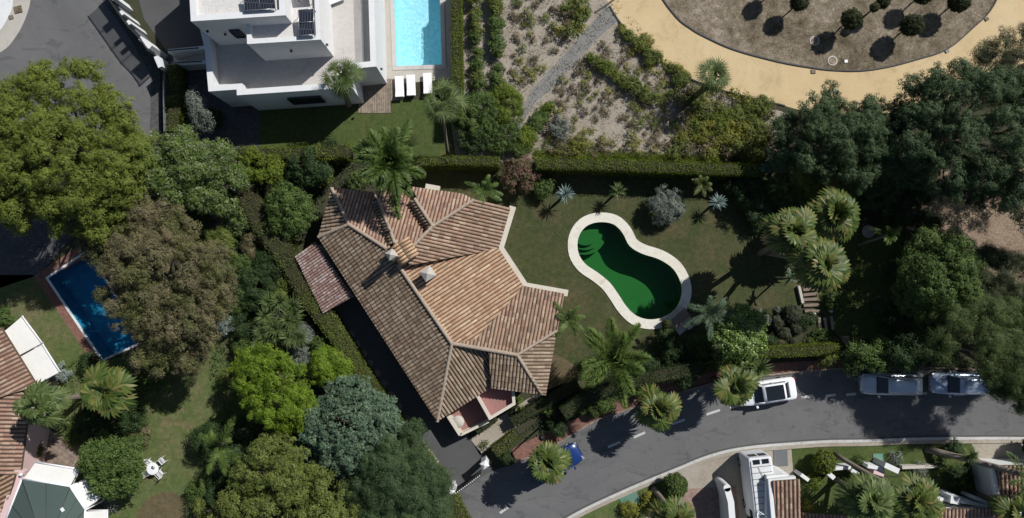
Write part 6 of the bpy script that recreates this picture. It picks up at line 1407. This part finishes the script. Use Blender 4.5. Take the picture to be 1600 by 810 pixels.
# --- right side trees
tree(1295, 205, 4.6, [(1290, 165, 4.6, 1.5), (1285, 200, 5.2, 2.2), (1320, 215, 5.2, 2.2), (1250, 215, 4.2, 2.0), (1350, 185, 4.6, 1.5), (1355, 225, 4.6, 2.0), (1280, 245, 4.6, 2.0), (1330, 255, 4.4, 2.0), (1230, 235, 3.6, 1.5), (1297, 140, 4.4, .7), (1368, 165, 4.2, .8), (1232, 200, 3.6, 1.2)], M['lf_conifer'], 'dark green conifer with pointed tips reaching over the yellow path', 'conifer', 'conifer_tree', leaf=.12, clump=.26, gap=.3, r0=.2, rough=.75, asp=.35, mid=.62)
tree(1500, 195, 6.5, [(1440, 170, 5.6, 2.2), (1480, 155, 6.4, 2.5), (1530, 170, 7, 3.0), (1580, 190, 7, 3.2), (1440, 215, 5.6, 2.4), (1500, 225, 6.6, 3.0), (1560, 245, 6.4, 3.0), (1400, 230, 4.6, 2.0), (1490, 275, 5.4, 2.2), (1620, 230, 6.5, 3.4), (1415, 180, 4.6, 1.5), (1455, 260, 4.6, 1.8), (1520, 290, 4.8, 1.9), (1560, 295, 5.5, 1.8), (1640, 290, 7.5, 3.4), (1430, 275, 4.2, 1.6), (1700, 200, 8, 4)], M['lf_conifer'], 'huge dark conifer filling the upper right beside the yellow path', 'conifer', 'conifer_tree', leaf=.12, clump=.3, gap=.3, r0=.36, rough=.7, asp=.35, updir=.6, mid=.7)
tree(1570, 105, 6.5, [(1560, 95, 6.5, 1.9), (1590, 85, 7, 2.2), (1560, 130, 6, 1.8), (1610, 120, 7, 2.6), (1515, 125, 5.2, 1.1)], M['lf_grey2'] if 'lf_grey2' in M else leafmat('leaf_feathery', [(.05, .06, .025), (.08, .09, .04), (.11, .12, .06)], .15), 'olive grey feathery tree at the right edge over the yellow path', leaf=.09, clump=.4, r0=.18, rough=.5, gap=.15, asp=.3)
tree(1465, 430, 4.8, [(1450, 400, 4.6, 1.9), (1485, 405, 4.8, 2.0), (1440, 435, 4.6, 1.8), (1475, 440, 5.2, 2.3), (1505, 440, 4.6, 1.6), (1450, 470, 4.2, 1.8), (1490, 475, 4.2, 1.8), (1420, 460, 3.4, 1.2)], M['lf_mid'], 'round mid green tree below the brown slope at the right', leaf=.12, clump=.32, r0=.2, rough=.32)
tree(1565, 445, 4.6, [(1545, 430, 4.4, 1.9), (1580, 440, 4.6, 2.2), (1550, 465, 4.4, 1.8), (1600, 470, 4.6, 2.2), (1525, 450, 3.6, 1.2), (1540, 405, 4, 1.2)], M['lf_feather'] if 'lf_feather' in M else leafmat('leaf_grey_green', [(.04, .055, .025), (.065, .08, .035), (.09, .105, .05)], .15), 'grey green soft tree at the right edge, middle height', leaf=.09, clump=.36, r0=.18, rough=.4, asp=.3)
tree(1540, 550, 5.6, [(1495, 510, 5.2, 2.2), (1540, 510, 5.6, 2.4), (1590, 520, 5.6, 2.6), (1480, 532, 5.2, 1.7), (1540, 548, 6.0, 2.0), (1588, 570, 6, 2.6), (1596, 612, 5.0, 1.8), (1468, 515, 4.2, 1.3), (1568, 590, 5.2, 1.5), (1630, 560, 5.5, 3.0)], M['lf_soft'] if 'lf_soft' in M else leafmat('leaf_soft_olive', [(.045, .07, .018), (.07, .1, .028), (.1, .13, .04)], .2), 'large soft olive green tree over the parked cars at the right', leaf=.1, clump=.42, r0=.25, rough=.4, asp=.3, updir=.7)
tree(1355, 565, 3.2, [(1345, 555, 3.2, 1.2), (1362, 560, 3.2, 1.1), (1330, 570, 2.6, .8), (1380, 555, 2.6, 1.2)], M['lf_mid'], 'leafy shrub tree leaning over the silver estate car', leaf=.14, clump=.28, r0=.1, gap=.15)
tree(1420, 555, 4.0, [(1410, 550, 4.0, 1.4), (1440, 540, 4.2, 1.4), (1425, 560, 3.6, .9)], M['lf_dark'], 'dark tree between the shrub tree and the large olive green tree', leaf=.12, clump=.32, r0=.12)
tree(1155, 522, 3.2, [(1150, 503, 3.6, 1.4), (1168, 513, 3.7, 1.4), (1150, 530, 3.8, 1.6), (1172, 538, 3.4, 1.3), (1135, 518, 3.2, 1.0), (1158, 552, 3.0, 1.2)], M['lf_citrus'] if 'lf_citrus' in M else leafmat('leaf_citrus', [(.08, .14, .015), (.12, .19, .025), (.16, .24, .05), (.25, .32, .14)], .2, .4, .4), 'bright green glossy citrus tree beside the clipped balls', leaf=.15, clump=.26, r0=.09, gap=.05)
tree(1262, 262, 3.4, [(1255, 262, 3.4, 1.2), (1280, 270, 3.2, 1.2), (1268, 285, 2.8, 1.0), (1300, 262, 3, 1)], M['lf_olive'], 'yellowish green shrub tree at the foot of the dark conifer', leaf=.11, clump=.26, r0=.08, dens=.8)
for (x, y, r_, h, m_, lb) in ((1170, 300, 1.5, 2.0, 'lf_dark', 'dark grey green shrub at the right end of the lawn, upper'), (1185, 325, 1.2, 1.7, 'lf_conifer', 'dark spiky shrub at the right end of the lawn, lower'), (1205, 300, 1.0, 1.8, 'lf_mid', 'green shrub behind the left fan palm'), (1340, 295, 1.4, 1.6, 'lf_dark', 'dark shrub in the shade right of the fan palms'), (1420, 390, 1.0, 1.6, 'lf_mid', 'light green shrub column left of the round tree'), (1405, 540, 1.2, 1.5, 'lf_dark', 'dark shrub at the end of the shaded lawn'), (1300, 548, 1.0, 1.0, 'lf_olive', 'olive ground shrub at the foot of the sleepers'), (1285, 525, .7, .8, 'lf_mid', 'green plant left of the terracotta pot'), (1308, 470, .9, 1.1, 'lf_mid', 'green shrub right of the garden steps'), (1345, 540, .7, .7, 'lf_brown', 'brownish shrub right of the terracotta pot'), (1060, 550, 1.4, 1.5, 'lf_dark', 'dark shrub between foxtail palm and citrus tree'), (1095, 545, 1.1, 1.3, 'lf_mid', 'green shrub left of the citrus tree'), (1040, 530, .9, 1.1, 'lf_dark', 'dark low shrub under the pool end'), (1265, 540, .6, .8, 'lf_hedge', 'bright yellow green shrub right of the clipped balls'), (1200, 540, .8, 1.0, 'lf_dark', 'dark shrub between the citrus tree and the clipped balls'), (1195, 500, .6, .8, 'lf_grey', 'blue grey plant at the edge of the clipped balls'), (1440, 350, 1.2, 2.2, 'lf_dark', 'dark shrub at the top of the shaded right lawn'), (1425, 300, 1.6, 2.6, 'lf_dark', 'dark shaded shrub below the huge conifer'), (1400, 330, 1.4, 2.2, 'lf_dark', 'dark shrub right of the little feather palm')):
    bush(x, y, r_, h, M[m_], lb)
bush(1042, 320, 1.5, 1.9, M['lf_grey'], 'round grey leafed bush on the lawn above the pool', leaf=.08)
ball(1041, 506, .42, .5, M['lf_topiary'], 'dark clipped ball at the tip of the pool coping')
for i, (x, y, r_, m_, lb) in enumerate(((1184.6, 487, .3, 'lf_silver', 'small grey clipped ball beside the citrus tree'), (1214, 486, .32, 'lf_grey', 'small grey clipped ball at the top of the ball group'), (1236, 491, .78, 'lf_santolina', 'largest clipped grey green ball of the group, upper right'), (1214, 504, .54, 'lf_santolina', 'clipped ball in the middle left of the group'), (1243, 514, .54, 'lf_santolina', 'clipped ball in the right of the group'), (1225, 522, .56, 'lf_santolina', 'oval clipped ball in the lower middle of the group'), (1238, 533, .34, 'lf_santolina', 'small clipped ball at the bottom right of the group'), (1219, 536, .44, 'lf_dryshrub', 'brownish clipped ball at the bottom of the group'), (1199, 490, .4, 'lf_mid', 'green loose ball between the two small grey balls'))):
    ball(x, y, r_, r_ * .75, M[m_], lb, group='clipped shrub balls below the lawn')
bush(1262, 500, .75, 1.1, M['lf_dark'], 'bushy green shrub right of the clipped ball group')
# south gardens
ball(1287, 722, .9, 1.0, M['lf_hedge'], 'bright green clipped ball in the front garden beside the long palm trunk', 'shrub', 'topiary_ball', leaf=.1)
ball(1624, 703, 1.15, 1.5, M['lf_dark'], 'dark ball shrub added at the right edge to shade the beige forecourt', 'shrub', 'topiary_ball', leaf=.1)  # added stand-in for an unclear dark shape, placed to cast its shadow
ball(1055, 759, .95, 1.1, M['lf_mid'], 'large green ball shrub on the verge below the road', 'shrub', 'topiary_ball', leaf=.1)
for (x, y, r_, h, m_, lb) in ((1020, 785, .9, .8, 'lf_yellow', 'yellow green shrub beside the ball shrub on the verge, upper'), (985, 800, .9, .8, 'lf_yellow', 'yellow green shrub on the verge, lower'), (1345, 722, .6, .6, 'lf_mid', 'low shrub on the front lawn before the mint hatch'), (1272, 753, .7, .9, 'lf_hedge', 'bright shrub inside the front garden by the wall'), (1267, 790, .5, .7, 'lf_yellow', 'yellow brown small bush in front of the lower tile roof'), (1400, 716, .6, .6, 'lf_grey', 'pale grey plant on the front lawn right of the mint hatch'), (1500, 745, 1.0, 1.0, 'lf_dark', 'dark green bush beneath the long leaning palm trunk'), (1490, 700, .8, .9, 'lf_dark', 'dark bush left of the yucca in the front lawn'), (1470, 725, .7, .7, 'lf_mid', 'green bush on the front lawn beside the leaning trunk'), (1440, 735, .6, .6, 'lf_grey', 'grey green bush on the low stone wall'), (1330, 745, .6, .7, 'lf_olive', 'olive bush behind the white pillar'), (1505, 752, .6, 1.0, 'lf_mid', 'green bush at the corner of the beige forecourt')):
    bush(x, y, r_, h, M[m_], lb)

# ================================================================== PALMS AND YUCCAS
queen = lambda **k: feather_arr(**{**dict(n=15, L=2.7, leaflet=.6, droop=1.0, wl=.05), **k})
palm(608, 255, 6.2, queen(n=24, L=3.7, leaflet=.85, plume=.3, pairs=52), M['lf_palm'], 'large feathery palm leaning over the top of the tile roof', r=.16)
palm(960, 562, 4.4, feather_arr(n=13, L=3.5, leaflet=.85, droop=.8, el0=(5, 62), pairs=78, wl=.034, plume=1.2), leafmat('leaf_foxtail', [(.06, .105, .02), (.11, .165, .035), (.17, .23, .06)], .3), 'bushy foxtail palm with plume like fronds above the brick pavement', r=.15)
palm(345, 695, 3.2, queen(n=9, L=2.6, leaflet=.6, az0=[2.6, 2.2, 3.0, 2.9, -.4, -.7, 0.2, 1.2, -1.4]), M['lf_palm'], 'feather palm with pale midribs right of the left lawn', r=.12)
palm(758, 298, 3.4, queen(n=9, L=1.7, leaflet=.38, pairs=24), M['lf_palm'], 'young feather palm at the north corner of the tile roof', r=.08)
palm(887, 500, 3.4, queen(n=9, L=1.9, leaflet=.4, pairs=26), M['lf_palm'], 'young bright feather palm at the east eave of the villa', r=.08)
palm(1106, 490, 4.0, queen(n=12, L=2.2, leaflet=.5, pairs=30), leafmat('leaf_blue_palm', [(.045, .075, .04), (.07, .105, .06), (.11, .15, .085)], .15), 'blue green feather palm over the lower end of the pool lawn', r=.12, base=(1098, 490))
palm(1386, 368, 2.8, queen(n=8, L=1.5, leaflet=.4, pairs=22), M['lf_palm'], 'small feather palm with leaning pale trunk at the right lawn', base=(1340, 384), r=.09)
palm(1097, 288, 2.2, queen(n=8, L=1.1, leaflet=.3, pairs=18), M['lf_fan'], 'small palm at the hedge above the grey bush', r=.07)
palm(1610, 745, 4.6, queen(n=12, L=2.2, leaflet=.6), M['lf_palm'], 'feather palm at the right edge over the corner house', base=(1447, 702), r=.2)
palm(415, 240, 0.6, queen(n=3, L=.5, pairs=6, leaflet=.15), M['lf_mid'], 'tiny palm seedling in the north hedge', r=.03) if False else None
fan = lambda **k: fan_arr(**k)
palm(533, 118, 5.6, fan(n=36, Rf=.9, pet=(.75, 1.25), seg=13, wseg=.1, spread=85, el=(-35, 70), droop=.35), M['lf_fan2'], 'dense fan palm at the corner of the white villa', base=(545, 165), r=.18, name='fan_palm', skirt=fan_arr(n=12, el=(-80, -40), Rf=.5, pet=(.4, .8)))
palm(690, 158, 5.6, fan(n=34, Rf=.95, pet=(.9, 1.5), seg=13, wseg=.1, spread=85, el=(-35, 65), droop=.4), M['lf_fan2'], 'fan palm with visible pale trunk between pool and hedge', base=(700, 244), r=.11, name='fan_palm')
palm(1117, 118, 3.4, fan(n=38, Rf=.9, pet=(.6, 1.1), seg=13, wseg=.09, spread=85, el=(-25, 70), droop=.3), M['lf_fan2'], 'fan palm overlapping the edge of the yellow path', r=.2, name='fan_palm', base=(1105, 135))
palm(1030, 640, 4.2, fan(n=24, Rf=.95, pet=(.6, 1.25), seg=17, spread=125, droop=.6), M['lf_fan'], 'kerbside fan palm in the middle of the road side row', base=(1006, 628), r=.17, name='fan_palm', group='fan palms standing on the brick pavement', skirt=fan_arr(n=12, el=(-75, -20), Rf=.6, pet=(.5, 1.0)))
palm(1150, 603, 4.2, fan(n=28, Rf=.95, pet=(.6, 1.35), seg=17, spread=125, droop=.6), M['lf_fan'], 'kerbside fan palm above the nose of the white car', base=(1116, 592), r=.17, name='fan_palm', group='fan palms standing on the brick pavement', skirt=fan_arr(n=12, el=(-75, -20), Rf=.6, pet=(.5, 1.0)))
palm(856, 722, 4.2, fan(n=20, Rf=.98, pet=(.6, 1.25), seg=17, spread=125, droop=.6), M['lf_fan'], 'kerbside fan palm above the blue hatchback', base=(850, 698), r=.17, name='fan_palm', group='fan palms standing on the brick pavement', skirt=fan_arr(n=14, el=(-75, -20), Rf=.6, pet=(.6, 1.1)))
washi = lambda n, Rf: fan_arr(n=n, Rf=Rf, pet=(.9, 1.5), seg=17, spread=130, droop=.55)
palm(1303, 335, 5.2, washi(32, 1.25), M['lf_fan'], 'tall fan palm with large fans, uppermost of the group of three', base=(1270, 345), r=.2, name='fan_palm', group='tall fan palms by the garden steps', skirt=fan_arr(n=20, el=(-60, 0), Rf=.9, pet=(1.0, 1.8)))
palm(1240, 362, 7.6, washi(26, 1.0), M['lf_fan'], 'tall fan palm with yellowed fans, left of the group of three', base=(1186, 398), r=.18, name='fan_palm', group='tall fan palms by the garden steps', skirt=fan_arr(n=34, el=(-70, 0), Rf=.85, pet=(1.0, 1.8)))
palm(1290, 415, 9.0, washi(30, 1.02), M['lf_fan'], 'tall fan palm with large fans, lowest of the group of three', base=(1190, 393), r=.17, name='fan_palm', group='tall fan palms by the garden steps', skirt=fan_arr(n=28, el=(-70, -5), Rf=.85, pet=(.9, 1.7)))
palm(165, 612, 6.2, washi(26, 1.1), M['lf_fan'], 'large bright fan palm below the blue pool', r=.18, name='fan_palm', base=(190, 605))
palm(58, 635, 6.2, washi(22, .95), M['lf_fan2'], 'fan palm leaning over the left tile roof with its trunk showing', base=(135, 617), r=.2, name='fan_palm')
palm(1362, 782, 5.2, washi(24, 1.1), M['lf_fan2'], 'broad fan palm in the front garden between white walls', name='fan_palm', r=.18)
palm(1432, 782, 5.4, washi(22, 1.1), M['lf_fan'], 'broad fan palm with a long leaning trunk in the front garden', base=(1304, 710), r=.15, name='fan_palm')
palm(1062, 815, 5.0, washi(16, .9), M['lf_fan'], 'fan palm cut by the bottom edge with its grey trunk leaning down', base=(1021, 764), r=.18, name='fan_palm')
palm(1590, 800, 4.4, washi(16, .9), M['lf_fan'], 'fan palm in the bottom right corner over the tiles', name='fan_palm', r=.15)
# yuccas, dracaenas, agaves
yucca(440, 500, 2.6, 90, .95, M['lf_mid2'] if 'lf_mid2' in M else leafmat('leaf_yucca', [(.07, .11, .03), (.11, .16, .05), (.17, .21, .09)]), 'cluster of many headed yuccas beside the long hedge', spread=1.45, heads=20, wd=.055, cat='yucca')
LY = bpy.data.materials['leaf_yucca']
yucca(408, 540, 2.4, 50, .6, LY, 'small headed yucca left of the larger cluster', spread=.5, heads=4, cat='yucca')
yucca(378, 570, 2.0, 60, .55, M['lf_pinkish'], 'pink rosette plant at the left of the lime green tree', cat='rosette plant', name='rosette_plant')
yucca(1184, 577, 3.0, 130, 1.15, LY, 'spiky yucca between fan palm and clipped hedge', spread=.2, heads=2, cat='yucca', wd=.055)
yucca(1162, 565, 2.4, 80, .7, LY, 'spiky yucca head left of the larger kerbside yucca', cat='yucca')
yucca(1515, 712, 2.0, 90, .85, LY, 'star shaped yucca in the front lawn by the beige forecourt', cat='yucca', wd=.06)
yucca(883, 303, 1.6, 110, .85, M['lf_blue'], 'pale blue agave like plant with a dark trunk shadow on the lawn', cat='yucca', trunk=.12)
yucca(966, 299, 1.5, 100, .75, LY, 'round green palm like yucca at the top of the lawn', cat='yucca', trunk=.1)
yucca(1122, 316, 1.4, 80, .75, M['lf_blue'], 'blue grey spiky plant right of the round grey bush', cat='yucca', trunk=.1)
yucca(1350, 562, 2.8, 40, .5, LY, 'pale spiky plant at the foot of the shrub tree by the estate car', cat='yucca') if False else None
yucca(1335, 588, 1.2, 60, .6, M['lf_silver'], 'silvery spiky plant at the kerb before the silver estate car', cat='yucca')
yucca(1545, 395, 1.4, 60, .6, LY, 'spiky plant on the brown slope at the right', cat='yucca')
# banana like plants
def bigleaf(px, py, h, n, L, wd, m_, label):
    c = W(px, py, h); V, Q = rosette_arr(n, L, wd, (15, 80), .7); V = V + np.array(c); V[:, 2] = np.maximum(V[:, 2], .03)
    mb = MB(); mb.tube([(c.x, c.y, 0), (c.x, c.y, h)], [.1, .05], 6); V2 = np.array([tuple(p) for p in mb.v]); Q2 = np.array([f for f in mb.f if len(f) == 4]); n1 = len(Q)
    V, Q = join([(V, Q), (V2, Q2)]); mi = np.zeros(len(Q), dtype=np.int32); mi[n1:] = 1
    return tag(put('banana_plant', qmesh('banana_plant', V, Q, [m_, M['bark']], mi)), label, 'banana plant')
bigleaf(1205, 262, 2.6, 18, 1.2, .32, M['lf_glauc'], 'broad leafed banana plant at the right end of the straight hedge'); bigleaf(1218, 290, 2.2, 14, 1.0, .26, M['lf_mid'], 'broad leafed banana plant behind the left fan palm')
bigleaf(1235, 435, 2.4, 14, .9, .2, M['lf_glauc'], 'broad leafed plant below the yellowed fan palm'); bigleaf(1068, 800, 1.2, 12, .7, .2, M['lf_dark'], 'dark thick leafed cactus like plant at the bottom edge')
